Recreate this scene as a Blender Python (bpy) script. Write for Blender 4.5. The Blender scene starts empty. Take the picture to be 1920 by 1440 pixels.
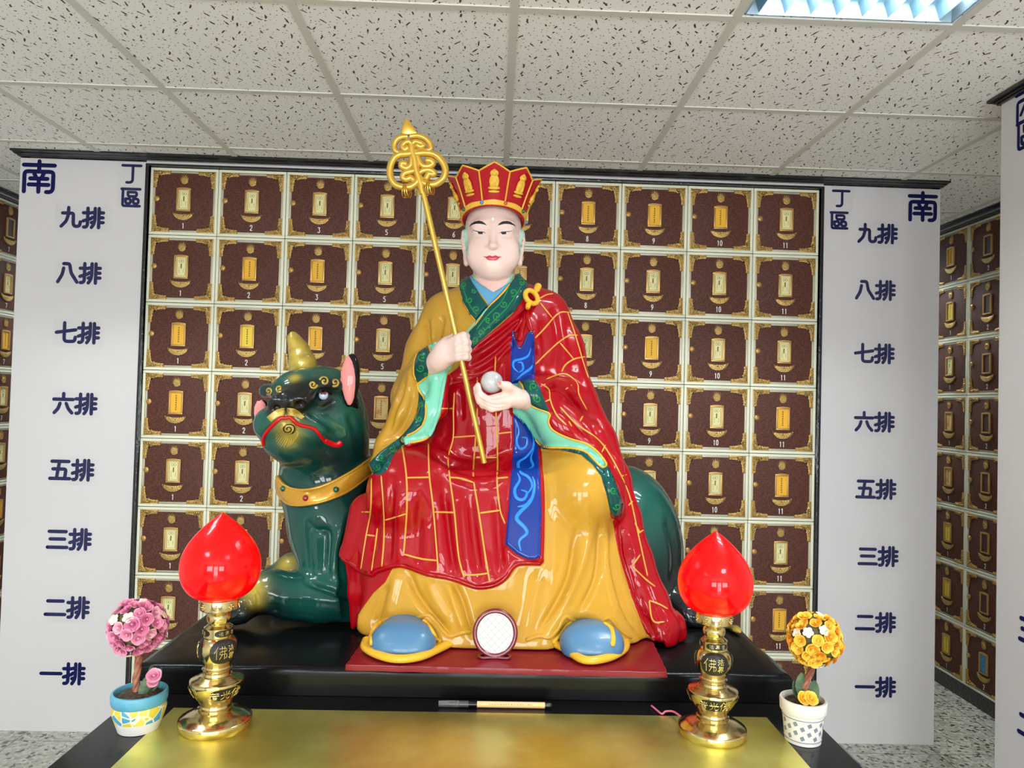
import bpy, bmesh, math, random
import numpy as np
from mathutils import Vector, Matrix
from mathutils.bvhtree import BVHTree

random.seed(7)
RNG = np.random.default_rng(7)
SC = bpy.context.scene
COL = SC.collection

# ------------------------------------------------------------------ camera
CAM_R = np.array([0.99931425, -0.02551758, 0.02683054])
CAM_U = np.array([-0.02744138, -0.02389706, 0.99933773])
CAM_F = np.array([0.02485951, 0.9993887, 0.02458091])
CAM_P = np.array([0.0, 0.0, 1.5])
FPX = 1367.84
cam_data = bpy.data.cameras.new('camera')
cam_data.sensor_width = 36.0
cam_data.lens = FPX / 1920 * 36.0
cam_data.clip_start = 0.05
cam = bpy.data.objects.new('camera', cam_data)
COL.objects.link(cam)
M = Matrix.Identity(4)
for i in range(3):
    M[i][0] = CAM_R[i]; M[i][1] = CAM_U[i]; M[i][2] = -CAM_F[i]; M[i][3] = CAM_P[i]
cam.matrix_world = M
SC.camera = cam

# ------------------------------------------------------------------ view, world, daylight
SC.view_settings.view_transform = 'Standard'
SC.view_settings.look = 'None'
SC.view_settings.exposure = 0.2
SC.view_settings.gamma = 1.0
SC.view_settings.use_curve_mapping = False
SC.cycles.use_denoising = True
SC.cycles.max_bounces = 8
SC.cycles.sample_clamp_indirect = 6.0
WINDOW_POWER = 78.0
TROFFER_POWER = 34.0
w = bpy.data.worlds.new('sky'); SC.world = w; w.use_nodes = True
bg = w.node_tree.nodes['Background']
bg.inputs[0].default_value = (0.80, 0.90, 1.0, 1); bg.inputs[1].default_value = 1.6

def at_y(x, y, Y):
    d = CAM_F * FPX + (x - 960) * CAM_R - (y - 720) * CAM_U
    return CAM_P + d * (Y / d[1])
def at_z(x, y, z):
    d = CAM_F * FPX + (x - 960) * CAM_R - (y - 720) * CAM_U
    return CAM_P + d * ((z - 1.5) / d[2])
def at_x(x, y, X):
    d = CAM_F * FPX + (x - 960) * CAM_R - (y - 720) * CAM_U
    return CAM_P + d * (X / d[0])
def to_px(P):
    d = np.asarray(P, float) - CAM_P
    w_ = d @ CAM_F
    return np.stack([960 + FPX * (d @ CAM_R) / w_, 720 - FPX * (d @ CAM_U) / w_], -1)

# ------------------------------------------------------------------ materials
def lin(c):
    out = []
    for v in c[:3]:
        v = v / 255.0
        out.append(v / 12.92 if v <= 0.04045 else ((v + 0.055) / 1.055) ** 2.4)
    return (*out, 1.0)

def mat(name, rgb, rough=0.5, metal=0.0, coat=0.0, spec=0.5, noise=None, bump=None, emit=None, trans=0.0):
    """noise=(scale, rgb2, lo, hi) mixes a second colour; bump=(scale, strength, distance)."""
    m = bpy.data.materials.new(name); m.use_nodes = True
    nt = m.node_tree; b = nt.nodes['Principled BSDF']
    b.inputs['Base Color'].default_value = lin(rgb)
    b.inputs['Roughness'].default_value = rough
    b.inputs['Metallic'].default_value = metal
    b.inputs['Coat Weight'].default_value = coat
    b.inputs['Coat Roughness'].default_value = 0.04
    b.inputs['Specular IOR Level'].default_value = spec
    b.inputs['Transmission Weight'].default_value = trans
    if emit:
        b.inputs['Emission Color'].default_value = lin(emit[0]); b.inputs['Emission Strength'].default_value = emit[1]
    tc = None
    if noise or bump:
        tc = nt.nodes.new('ShaderNodeTexCoord')
    if noise:
        n = nt.nodes.new('ShaderNodeTexNoise'); n.inputs['Scale'].default_value = noise[0]; n.inputs['Detail'].default_value = 4
        r = nt.nodes.new('ShaderNodeValToRGB')
        r.color_ramp.elements[0].position = noise[2]; r.color_ramp.elements[1].position = noise[3]
        r.color_ramp.elements[0].color = lin(rgb); r.color_ramp.elements[1].color = lin(noise[1])
        nt.links.new(tc.outputs['Object'], n.inputs['Vector']); nt.links.new(n.outputs['Fac'], r.inputs['Fac'])
        nt.links.new(r.outputs['Color'], b.inputs['Base Color'])
    if bump:
        n = nt.nodes.new('ShaderNodeTexNoise'); n.inputs['Scale'].default_value = bump[0]; n.inputs['Detail'].default_value = 3
        bp = nt.nodes.new('ShaderNodeBump'); bp.inputs['Strength'].default_value = bump[1]; bp.inputs['Distance'].default_value = bump[2]
        nt.links.new(tc.outputs['Object'], n.inputs['Vector']); nt.links.new(n.outputs['Fac'], bp.inputs['Height'])
        nt.links.new(bp.outputs['Normal'], b.inputs['Normal'])
        if coat: nt.links.new(bp.outputs['Normal'], b.inputs['Coat Normal'])
    return m

# ------------------------------------------------------------------ mesh helpers
class MB:
    """collects geometry, links it as ONE mesh object"""
    def __init__(s): s.v = []; s.f = []; s.mi = []
    def add(s, verts, faces, mi=0):
        o = len(s.v); s.v += [tuple(map(float, p)) for p in verts]
        s.f += [tuple(i + o for i in f) for f in faces]; s.mi += [mi] * len(faces); return s
    def box(s, lo, hi, mi=0, bev=0.0):
        x0, y0, z0 = lo; x1, y1, z1 = hi
        if bev <= 0:
            v = [(x0,y0,z0),(x1,y0,z0),(x1,y1,z0),(x0,y1,z0),(x0,y0,z1),(x1,y0,z1),(x1,y1,z1),(x0,y1,z1)]
            return s.add(v, [(0,3,2,1),(4,5,6,7),(0,1,5,4),(1,2,6,5),(2,3,7,6),(3,0,4,7)], mi)
        bm = bmesh.new(); bmesh.ops.create_cube(bm, size=1)
        for q in bm.verts:
            q.co = Vector(((x0+x1)/2 + q.co.x*(x1-x0), (y0+y1)/2 + q.co.y*(y1-y0), (z0+z1)/2 + q.co.z*(z1-z0)))
        bmesh.ops.bevel(bm, geom=list(bm.edges), offset=bev, segments=2, affect='EDGES', profile=0.6)
        return s.bm(bm, mi)
    def bm(s, bm, mi=0):
        bm.verts.index_update()
        s.add([q.co[:] for q in bm.verts], [tuple(q.index for q in f.verts) for f in bm.faces], mi); bm.free(); return s
    def lathe(s, prof, n=40, c=(0,0,0), mi=0, squash=1.0):
        """prof: list of (r, z) bottom to top"""
        o = []; k = len(prof)
        for r, z in prof:
            for i in range(n):
                a = 2*math.pi*i/n; o.append((c[0]+r*math.cos(a), c[1]+r*math.sin(a)*squash, c[2]+z))
        f = [(j*n+i, j*n+(i+1) % n, (j+1)*n+(i+1) % n, (j+1)*n+i) for j in range(k-1) for i in range(n)]
        f.append(tuple(range(n))[::-1]); f.append(tuple((k-1)*n+i for i in range(n)))
        return s.add(o, f, mi)
    def tube(s, pts, rad, n=8, mi=0, closed=False, flat=1.0, up=None):
        """rad: number or list"""
        pts = [Vector(p) for p in pts]; m = len(pts)
        if not hasattr(rad, '__len__'): rad = [rad]*m
        o = []; prev = None
        for i, p in enumerate(pts):
            if closed: t = pts[(i+1) % m] - pts[i-1]
            else: t = pts[min(i+1, m-1)] - pts[max(i-1, 0)]
            if t.length < 1e-9: t = Vector((0,0,1))
            t.normalize()
            if up is not None: a = Vector(up[i] if hasattr(up[0], '__len__') else up)
            elif prev is None: a = Vector((0,0,1)) if abs(t.z) < .9 else Vector((1,0,0))
            else: a = prev
            a = a - t*a.dot(t)
            if a.length < 1e-6: a = t.orthogonal()
            a.normalize(); prev = a; b = t.cross(a)
            for k in range(n):
                th = 2*math.pi*k/n
                o.append(p + a*(math.cos(th)*rad[i]*flat) + b*(math.sin(th)*rad[i]))
        f = [(j*n+k, j*n+(k+1) % n, ((j+1) % m)*n+(k+1) % n, ((j+1) % m)*n+k) for j in range(m if closed else m-1) for k in range(n)]
        if not closed:
            f.append(tuple(range(n))[::-1]); f.append(tuple((m-1)*n+k for k in range(n)))
        return s.add([q[:] for q in o], f, mi)
    def ball(s, c, r, nu=16, nv=10, mi=0):
        if not hasattr(r, '__len__'): r = (r, r, r)
        prof = []
        o = []
        for j in range(nv+1):
            ph = math.pi*j/nv
            for i in range(nu):
                a = 2*math.pi*i/nu
                o.append((c[0]+r[0]*math.sin(ph)*math.cos(a), c[1]+r[1]*math.sin(ph)*math.sin(a), c[2]-r[2]*math.cos(ph)))
        f = [(j*nu+i, j*nu+(i+1) % nu, (j+1)*nu+(i+1) % nu, (j+1)*nu+i) for j in range(nv) for i in range(nu)]
        return s.add(o, f, mi)
    def prism(s, poly, depth, fr, mi=0, bev=0.0):
        """poly 2-D (u,v); fr = (origin, u_axis, v_axis, n_axis): extruded from 0 to depth along n"""
        bm = bmesh.new(); O, U, V, N = [Vector(q) for q in fr]
        vs = [bm.verts.new(O + U*p[0] + V*p[1]) for p in poly]
        f = bm.faces.new(vs); r = bmesh.ops.extrude_face_region(bm, geom=[f])
        tv = [g for g in r['geom'] if isinstance(g, bmesh.types.BMVert)]
        bmesh.ops.translate(bm, verts=tv, vec=N*depth)
        bmesh.ops.recalc_face_normals(bm, faces=bm.faces)
        if bev > 0:
            ts = set(tv)
            es = [e for e in bm.edges if e.verts[0] in ts and e.verts[1] in ts]
            bmesh.ops.bevel(bm, geom=es, offset=bev, segments=2, affect='EDGES', profile=0.6)
        return s.bm(bm, mi)
    def build(s, name, mats, parent=None, smooth=None, loc=None):
        me = bpy.data.meshes.new(name)
        me.from_pydata(s.v, [], s.f)
        for m in (mats if isinstance(mats, (list, tuple)) else [mats]): me.materials.append(m)
        me.polygons.foreach_set('material_index', s.mi)
        bm = bmesh.new(); bm.from_mesh(me)
        bmesh.ops.remove_doubles(bm, verts=bm.verts, dist=1e-6)
        bmesh.ops.recalc_face_normals(bm, faces=bm.faces); bm.to_mesh(me); bm.free()
        if smooth: smooth_by_angle(me, smooth)
        o = bpy.data.objects.new(name, me); COL.objects.link(o)
        if loc is not None: o.location = loc
        if parent is not None: o.parent = parent
        return o

def smooth_by_angle(me, ang):
    me.polygons.foreach_set('use_smooth', [True]*len(me.polygons))
    if ang < 179: me.set_sharp_from_angle(angle=math.radians(ang))

def tag(o, label=None, cat=None, group=None, kind=None):
    if label: o['label'] = label
    if cat: o['category'] = cat
    if group: o['group'] = group
    if kind: o['kind'] = kind
    return o
def thing(name, label, cat, loc=(0,0,0), group=None, rotz=0.0):
    o = bpy.data.objects.new(name, None); COL.objects.link(o); o.empty_display_size = 0.05
    o.location = loc; o.rotation_euler = (0, 0, rotz)
    return tag(o, label, cat, group)
def catmull(pts, n=8):
    P = np.array(pts, float)
    if len(P) < 3: 
        t = np.linspace(0, 1, n*3)[:, None]; return P[0]*(1-t) + P[-1]*t
    P = np.vstack([2*P[0]-P[1], P, 2*P[-1]-P[-2]]); out = []
    for i in range(1, len(P)-2):
        for t in np.linspace(0, 1, n, endpoint=False):
            a, b, c, d = P[i-1], P[i], P[i+1], P[i+2]
            out.append(.5*((2*b)+(c-a)*t+(2*a-5*b+4*c-d)*t*t+(3*b-a-3*c+d)*t**3))
    out.append(P[-2]); return np.array(out)
# ================================================================== setting
CEIL = 2.555
XL, XR, YB, YF = -2.95, 2.85, -3.6, 5.2      # room shell
TILE, GX, GY = 0.6, 0.02725, 1.93363

def ceiling_material():
    m = bpy.data.materials.new('fissured_tile'); m.use_nodes = True
    nt = m.node_tree; N = nt.nodes; L = nt.links; b = N['Principled BSDF']; b.inputs['Roughness'].default_value = 0.95
    tc = N.new('ShaderNodeTexCoord')
    def math_(op, a, b_=None, c=None):
        n = N.new('ShaderNodeMath'); n.operation = op
        for i, q in enumerate((a, b_, c)):
            if q is None: continue
            if isinstance(q, (int, float)): n.inputs[i].default_value = q
            else: L.new(q, n.inputs[i])
        return n.outputs[0]
    wob = N.new('ShaderNodeTexNoise'); wob.inputs['Scale'].default_value = 55; wob.inputs['Detail'].default_value = 2
    L.new(tc.outputs['Object'], wob.inputs['Vector'])
    sub = N.new('ShaderNodeVectorMath'); sub.operation = 'SUBTRACT'; L.new(wob.outputs['Color'], sub.inputs[0]); sub.inputs[1].default_value = (.5, .5, .5)
    sc = N.new('ShaderNodeVectorMath'); sc.operation = 'SCALE'; L.new(sub.outputs[0], sc.inputs[0]); sc.inputs['Scale'].default_value = 0.009
    ad = N.new('ShaderNodeVectorMath'); L.new(tc.outputs['Object'], ad.inputs[0]); L.new(sc.outputs[0], ad.inputs[1])
    def dashes(scale, long_, wide, spread, rnd):
        v = N.new('ShaderNodeTexVoronoi'); v.voronoi_dimensions = '2D'; v.inputs['Scale'].default_value = scale; v.inputs['Randomness'].default_value = rnd
        L.new(ad.outputs[0], v.inputs['Vector'])
        mul = N.new('ShaderNodeVectorMath'); mul.operation = 'SCALE'; L.new(ad.outputs[0], mul.inputs[0]); mul.inputs['Scale'].default_value = 1.0
        d = N.new('ShaderNodeVectorMath'); d.operation = 'SUBTRACT'; L.new(mul.outputs[0], d.inputs[0]); L.new(v.outputs['Position'], d.inputs[1])
        sx = N.new('ShaderNodeSeparateXYZ'); L.new(d.outputs[0], sx.inputs[0])
        cr = N.new('ShaderNodeSeparateColor'); L.new(v.outputs['Color'], cr.inputs[0])
        ang = math_('MULTIPLY', math_('SUBTRACT', cr.outputs[0], 0.5), spread)
        c, s_ = math_('COSINE', ang), math_('SINE', ang)
        u = math_('SUBTRACT', math_('MULTIPLY', sx.outputs[0], c), math_('MULTIPLY', sx.outputs[1], s_))
        w_ = math_('ADD', math_('MULTIPLY', sx.outputs[0], s_), math_('MULTIPLY', sx.outputs[1], c))
        ln = math_('MULTIPLY', math_('ADD', math_('MULTIPLY', cr.outputs[1], 0.9), 0.25), long_)
        q = math_('ADD', math_('POWER', math_('DIVIDE', u, wide), 2.0), math_('POWER', math_('DIVIDE', w_, ln), 2.0))
        return math_('LESS_THAN', q, 1.0)
    a = dashes(22.0, 0.0130, 0.0027, 1.5, 0.95)
    d2 = dashes(50.0, 0.0026, 0.0016, 6.0, 1.0)
    mx = math_('MAXIMUM', a, d2)
    mix = N.new('ShaderNodeMix'); mix.data_type = 'RGBA'
    L.new(mx, mix.inputs['Factor']); mix.inputs['A'].default_value = lin((248, 245, 241)); mix.inputs['B'].default_value = lin((84, 54, 50))
    L.new(mix.outputs['Result'], b.inputs['Base Color'])
    return m

def terrazzo_material():
    m = bpy.data.materials.new('terrazzo_tile'); m.use_nodes = True
    nt = m.node_tree; N = nt.nodes; L = nt.links; b = N['Principled BSDF']; b.inputs['Roughness'].default_value = 0.28
    tc = N.new('ShaderNodeTexCoord')
    v = N.new('ShaderNodeTexVoronoi'); v.inputs['Scale'].default_value = 70; L.new(tc.outputs['Object'], v.inputs['Vector'])
    n = N.new('ShaderNodeTexNoise'); n.inputs['Scale'].default_value = 9; L.new(tc.outputs['Object'], n.inputs['Vector'])
    cs = N.new('ShaderNodeSeparateColor'); L.new(v.outputs['Color'], cs.inputs[0])
    r = N.new('ShaderNodeValToRGB'); e = r.color_ramp.elements
    e[0].position = 0; e[0].color = lin((88, 86, 80)); e[1].position = 1; e[1].color = lin((186, 184, 172))
    for p, c in ((.06, (96, 94, 88)), (.12, (168, 170, 160)), (.5, (184, 186, 176)), (.72, (196, 196, 186)), (.9, (152, 146, 130))):
        q = e.new(p); q.color = lin(c)
    r.color_ramp.interpolation = 'CONSTANT'
    L.new(cs.outputs[0], r.inputs['Fac'])
    br = N.new('ShaderNodeTexBrick'); br.offset = 0; br.inputs['Scale'].default_value = 1
    br.inputs['Brick Width'].default_value = 0.4; br.inputs['Row Height'].default_value = 0.4; br.inputs['Mortar Size'].default_value = 0.0025
    br.inputs['Color1'].default_value = (1, 1, 1, 1); br.inputs['Color2'].default_value = (1, 1, 1, 1); br.inputs['Mortar'].default_value = (.35, .35, .33, 1)
    L.new(tc.outputs['Object'], br.inputs['Vector'])
    mx = N.new('ShaderNodeMix'); mx.data_type = 'RGBA'; mx.blend_type = 'MULTIPLY'; mx.inputs['Factor'].default_value = 1
    L.new(r.outputs['Color'], mx.inputs['A']); L.new(br.outputs['Color'], mx.inputs['B']); L.new(mx.outputs['Result'], b.inputs['Base Color'])
    return m

M_wallpaint = mat('wall_paint', (222, 220, 214), 0.85, bump=(40, .1, .002))
M_bar = mat('ceiling_bar', (214, 211, 201), 0.6)
M_tile = ceiling_material()
def struct(mb, name, m, smooth=None): return tag(mb.build(name, m, smooth=smooth), kind='structure')

struct(MB().box((XL, YB, -.1), (XR, YF, 0)), 'floor', terrazzo_material())
# ceiling with openings for the lay-in lights
TROFF = [(1, -1), (-3, -1), (1, -4), (-3, -4), (3, 4), (-4, 4)]          # grid cells (i, j) holding a light; last pair added, unseen, to brighten the aisles
def ceiling():
    mb = MB(); i0, i1, j0, j1 = -5, 5, -10, 6
    for i in range(i0, i1):
        for j in range(j0, j1):
            if (i, j) in TROFF: continue
            x0, x1 = max(GX+i*TILE, XL), min(GX+(i+1)*TILE, XR); y0, y1 = max(GY+j*TILE, YB), min(GY+(j+1)*TILE, YF)
            if x1 > x0 and y1 > y0: mb.box((x0, y0, CEIL), (x1, y1, CEIL+.02))
    return struct(mb, 'ceiling', M_tile)
ceiling()
mb = MB()
for i in range(-4, 5): mb.box((GX+i*TILE-.012, YB, CEIL-.004), (GX+i*TILE+.012, YF, CEIL+.001))
for j in range(-9, 6): mb.box((XL, GY+j*TILE-.012, CEIL-.0035), (XR, GY+j*TILE+.012, CEIL+.001))
struct(mb, 'trim_1', M_bar)
struct(MB().box((XL-.1, YB, 0), (XL, YF, CEIL+.1)), 'wall_left', M_wallpaint)
struct(MB().box((XR, YB, 0), (XR+.1, YF, CEIL+.1)), 'wall_right', M_wallpaint)
struct(MB().box((XL-.1, YF, 0), (XR+.1, YF+.1, CEIL+.1)), 'wall_back', M_wallpaint)
M_rear = mat('rear_wall_paint', (112, 104, 98), .8)
# wall behind the camera with two windows and a glazed door
mb = MB(); ys = (YB-.12, YB)
OPEN = [(-2.2, -0.75, .95, 2.25), (-.45, .55, .0, 2.2), (.85, 2.3, .95, 2.25)]
xs = [XL-.1] + [q for o in OPEN for q in o[:2]] + [XR+.1]
for a in range(0, len(xs), 2): mb.box((xs[a], ys[0], 0), (xs[a+1], ys[1], CEIL+.1))
for a, b_, z0, z1 in OPEN:
    if z0 > 0: mb.box((a, ys[0], 0), (b_, ys[1], z0))
    mb.box((a, ys[0], z1), (b_, ys[1], CEIL+.1))
struct(mb, 'wall_front', M_rear)
M_alu = mat('window_aluminium', (200, 202, 205), .35, .6)
for k, (a, b_, z0, z1) in enumerate(OPEN):
    mb = MB(); t = .05
    mb.box((a, YB-.09, z0), (a+t, YB-.03, z1)).box((b_-t, YB-.09, z0), (b_, YB-.03, z1))
    mb.box((a, YB-.09, z1-t), (b_, YB-.03, z1)).box((a, YB-.09, z0), (b_, YB-.03, z0+t)).box(((a+b_)/2-t/2, YB-.09, z0), ((a+b_)/2+t/2, YB-.03, z1))
    if k == 1: mb.box((a, YB-.09, 1.0), (b_, YB-.03, 1.08))
    struct(mb, ['window_1', 'door_1', 'window_2'][k], M_alu)
    ld = bpy.data.lights.new('daylight', 'AREA'); ld.shape = 'RECTANGLE'; ld.size = b_-a; ld.size_y = z1-z0
    ld.energy = WINDOW_POWER*(b_-a)*(z1-z0)/1.9; ld.color = (.93, .97, 1)
    lo = bpy.data.objects.new('daylight', ld); COL.objects.link(lo); lo.location = ((a+b_)/2, YB-.14, (z0+z1)/2)
    lo.rotation_euler = (math.radians(90), 0, 0)        # shines into the room (+Y)

# ------------------------------------------------------------------ recessed louvre lights
M_louvre = mat('louvre_aluminium', (110, 142, 158), .4, .3)
M_lampbox = mat('light_housing', (140, 162, 174), .5)
M_tube = mat('fluorescent_tube', (255, 255, 255), .4, emit=((225, 245, 255), 3.0))
for n_, (i, j) in enumerate(TROFF):
    x0, y0 = GX+i*TILE, GY+j*TILE; x1, y1 = x0+TILE, y0+TILE; cx, cy = (x0+x1)/2, (y0+y1)/2
    where = ['fluorescent louvre light in the ceiling at upper right of the statue', 'fluorescent louvre light in the ceiling to the left of the lamps',
             'fluorescent louvre light over the right of the room behind', 'fluorescent louvre light over the left of the room behind',
             'added unseen louvre light brightening the far end of the right aisle', 'added unseen louvre light brightening the far end of the left aisle'][n_]
    t = thing('ceiling_light', where, 'ceiling light', (cx, cy, CEIL))
    hx = .283
    mb = MB()
    for a, b_ in (((-hx, -hx), (hx, -hx+.004)), ((-hx, hx-.004), (hx, hx)), ((-hx, -hx), (-hx+.004, hx)), ((hx-.004, -hx), (hx, hx))):
        mb.box((a[0], a[1], 0), (b_[0], b_[1], .09))
    mb.box((-hx, -hx, .088), (hx, hx, .092))
    mb.build('housing', M_lampbox, t)
    for q in (-.2, 0, .2):
        MB().tube([(-.27, q, .062), (.27, q, .062)], .012, 12).build('tube', M_tube, t, 60)
    mb = MB()
    for q in (-.1, .1): mb.box((-hx, q-.006, .002), (hx, q+.006, .045))
    mb.build('reflector', M_louvre, t)
    for k in range(8):
        y_ = -.245 + k*.07
        MB().add([(y_, -hx, .004), (y_, hx, .004), (y_+.012, hx, .045), (y_+.012, -hx, .045), (y_-.012, hx, .045), (y_-.012, -hx, .045)],
                 [(0, 1, 2, 3), (1, 0, 5, 4), (3, 2, 4, 5), (0, 3, 5), (1, 4, 2)]).build('louvre_blade', M_louvre, t)
    for q in (-.2, 0, .2):
        ld = bpy.data.lights.new('troffer_lamp', 'AREA'); ld.shape = 'RECTANGLE'; ld.size = .52; ld.size_y = .024; ld.energy = TROFFER_POWER/3; ld.color = (.94, 1, 1)
        lo = bpy.data.objects.new('troffer_lamp', ld); COL.objects.link(lo); lo.location = (0, q, .047); lo.parent = t
# ================================================================== lettering drawn as round-ended strokes
GLYPH = {
 '一': [[(.03,.5),(.97,.5)]],
 '二': [[(.14,.8),(.86,.8)], [(.04,.16),(.96,.16)]],
 '三': [[(.1,.86),(.9,.86)], [(.16,.5),(.84,.5)], [(.04,.1),(.96,.1)]],
 '五': [[(.1,.9),(.9,.9)], [(.46,.9),(.34,.08)], [(.16,.53),(.78,.53),(.73,.08)], [(.03,.07),(.97,.07)]],
 '六': [[(.5,.98),(.5,.72)], [(.04,.7),(.96,.7)], [(.34,.5),(.26,.25),(.08,.05)], [(.64,.5),(.74,.25),(.92,.05)]],
 '七': [[(.04,.5),(.96,.64)], [(.42,.97),(.42,.16),(.5,.07),(.84,.07),(.93,.12),(.95,.28)]],
 '八': [[(.3,.72),(.24,.4),(.04,.05)], [(.3,.94),(.58,.94),(.66,.5),(.96,.05)]],
 '九': [[(.1,.7),(.62,.7),(.62,.18),(.69,.06),(.86,.06),(.94,.12),(.96,.28)], [(.38,.97),(.37,.6),(.28,.3),(.05,.05)]],
 '排': [[(.02,.74),(.4,.74)], [(.23,.97),(.23,.13),(.16,.04),(.05,.04)], [(.02,.34),(.4,.47)],
        [(.58,.97),(.58,.4),(.53,.18),(.43,.03)], [(.45,.76),(.58,.76)], [(.45,.53),(.58,.53)], [(.42,.27),(.55,.3)],
        [(.77,.97),(.77,.03)], [(.77,.76),(.98,.76)], [(.77,.52),(.97,.52)], [(.77,.28),(.98,.28)]],
 '南': [[(.03,.87),(.97,.87)], [(.5,.99),(.5,.68)], [(.06,.04),(.06,.67),(.94,.67),(.94,.12),(.87,.04),(.74,.04)],
        [(.36,.6),(.42,.47)], [(.64,.6),(.58,.47)], [(.24,.45),(.76,.45)], [(.2,.26),(.8,.26)], [(.5,.45),(.5,.04)]],
 '丁': [[(.03,.93),(.97,.93)], [(.56,.93),(.56,.15),(.48,.05),(.26,.05)]],
 '區': [[(.03,.93),(.97,.93)], [(.1,.93),(.1,.05),(.97,.05)], [(.36,.77),(.8,.77),(.8,.55),(.36,.55),(.36,.77)],
        [(.25,.42),(.5,.42),(.5,.18),(.25,.18),(.25,.42)], [(.64,.42),(.9,.42),(.9,.18),(.64,.18),(.64,.42)]],
 '丙': [[(.03,.92),(.97,.92)], [(.08,.03),(.08,.66),(.92,.66),(.92,.1),(.82,.04),(.7,.04)], [(.5,.92),(.48,.55),(.24,.2)], [(.5,.5),(.76,.24)]],
 '1': [[(.35,.82),(.55,.97),(.55,.03)]],
 '2': [[(.15,.75),(.2,.92),(.5,.98),(.8,.9),(.84,.7),(.7,.5),(.15,.04),(.88,.04)]],
 '3': [[(.15,.95),(.85,.95),(.5,.58),(.8,.48),(.86,.25),(.7,.05),(.35,.02),(.12,.15)]],
 '5': [[(.82,.96),(.25,.96),(.2,.55),(.5,.63),(.8,.5),(.86,.25),(.7,.06),(.38,.02),(.14,.14)]],
 '6': [[(.75,.95),(.35,.7),(.17,.35),(.25,.08),(.5,.02),(.78,.1),(.84,.3),(.72,.52),(.45,.56),(.2,.42)]],
 '7': [[(.12,.96),(.88,.96),(.42,.03)]],
 '8': [[(.5,.54),(.22,.66),(.2,.85),(.5,.98),(.8,.85),(.78,.66),(.5,.54),(.18,.38),(.16,.14),(.5,.02),(.84,.14),(.82,.38),(.5,.54)]],
 '9': [[(.3,.05),(.62,.3),(.83,.62),(.75,.9),(.5,.98),(.22,.88),(.17,.66),(.3,.48),(.55,.46),(.8,.6)]],
 '0': [[(.5,.98),(.2,.84),(.17,.5),(.2,.16),(.5,.02),(.8,.16),(.83,.5),(.8,.84),(.5,.98)]],
}
def round_corner(p, it=2):
    p = [np.array(q, float) for q in p]
    for _ in range(it):
        o = [p[0]]
        for a, b in zip(p[:-1], p[1:]):
            l = np.linalg.norm(b-a); k = min(.25, .05/max(l, 1e-6))
            o += [a+(b-a)*k, b-(b-a)*k]
        p = o+[p[-1]]
    return p
def stroke3(mb, pts, wid, nrm, flat=.25, mi=0, seg=8):
    """round-ended ribbon through 3-D points lying on a surface with normal nrm"""
    P = [Vector(q) for q in pts]
    a = (P[0]-P[1]).normalized(); b = (P[-1]-P[-2]).normalized(); r = wid/2
    pre = [P[0]+a*r*math.sin(t) for t in (1.5, 1.1, .6)]; pr = [r*math.cos(t) for t in (1.5, 1.1, .6)]
    post = [P[-1]+b*r*math.sin(t) for t in (.6, 1.1, 1.5)]; po = [r*math.cos(t) for t in (.6, 1.1, 1.5)]
    mb.tube(pre+P+post, pr+[r]*len(P)+po, seg, mi, flat=flat, up=nrm)
def glyph(mb, ch, O, U, V, N, w, h, sw, mi=0):
    """character in a w x h box with lower-left corner O"""
    O, U, V, N = [np.array(q, float) for q in (O, U, V, N)]
    for st in GLYPH[ch]:
        pts = [O+U*q[0]*w+V*q[1]*h for q in round_corner(st)]
        stroke3(mb, pts, sw, N)

# ================================================================== burial niches
def panel_material():
    m = mat('niche_brown', (104, 62, 48), .6, spec=.25, noise=(300, (66, 36, 30), .4, .6))
    return m
M_cream = mat('niche_cream', (226, 226, 202), .35)
M_mould = mat('niche_moulding', (206, 200, 174), .35, .3)
M_brown = panel_material()
M_brass = mat('niche_brass', (190, 156, 92), .36, .7, bump=(170, .9, .004))
M_tan = mat('niche_tan_brass', (190, 148, 86), .36, .55)
M_card = [mat('card_cream', (232, 222, 160), .6), mat('card_orange', (238, 178, 44), .6), mat('card_worn', (226, 190, 128), .7, noise=(40, (206, 140, 60), .5, .75)),
          mat('card_yellow', (240, 206, 60), .6), mat('card_brown', (70, 40, 36), .5), mat('card_blue', (70, 140, 180), .6)]
M_ink = mat('ink', (26, 22, 20), .7)
M_inkgrey = mat('faded_ink', (92, 92, 66), .7)
M_white = mat('number_white', (236, 236, 232), .5)
M_black = mat('black_moulding', (22, 22, 25), .3, coat=.4, bump=(60, .5, .006))
P_ = 0.304
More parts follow.
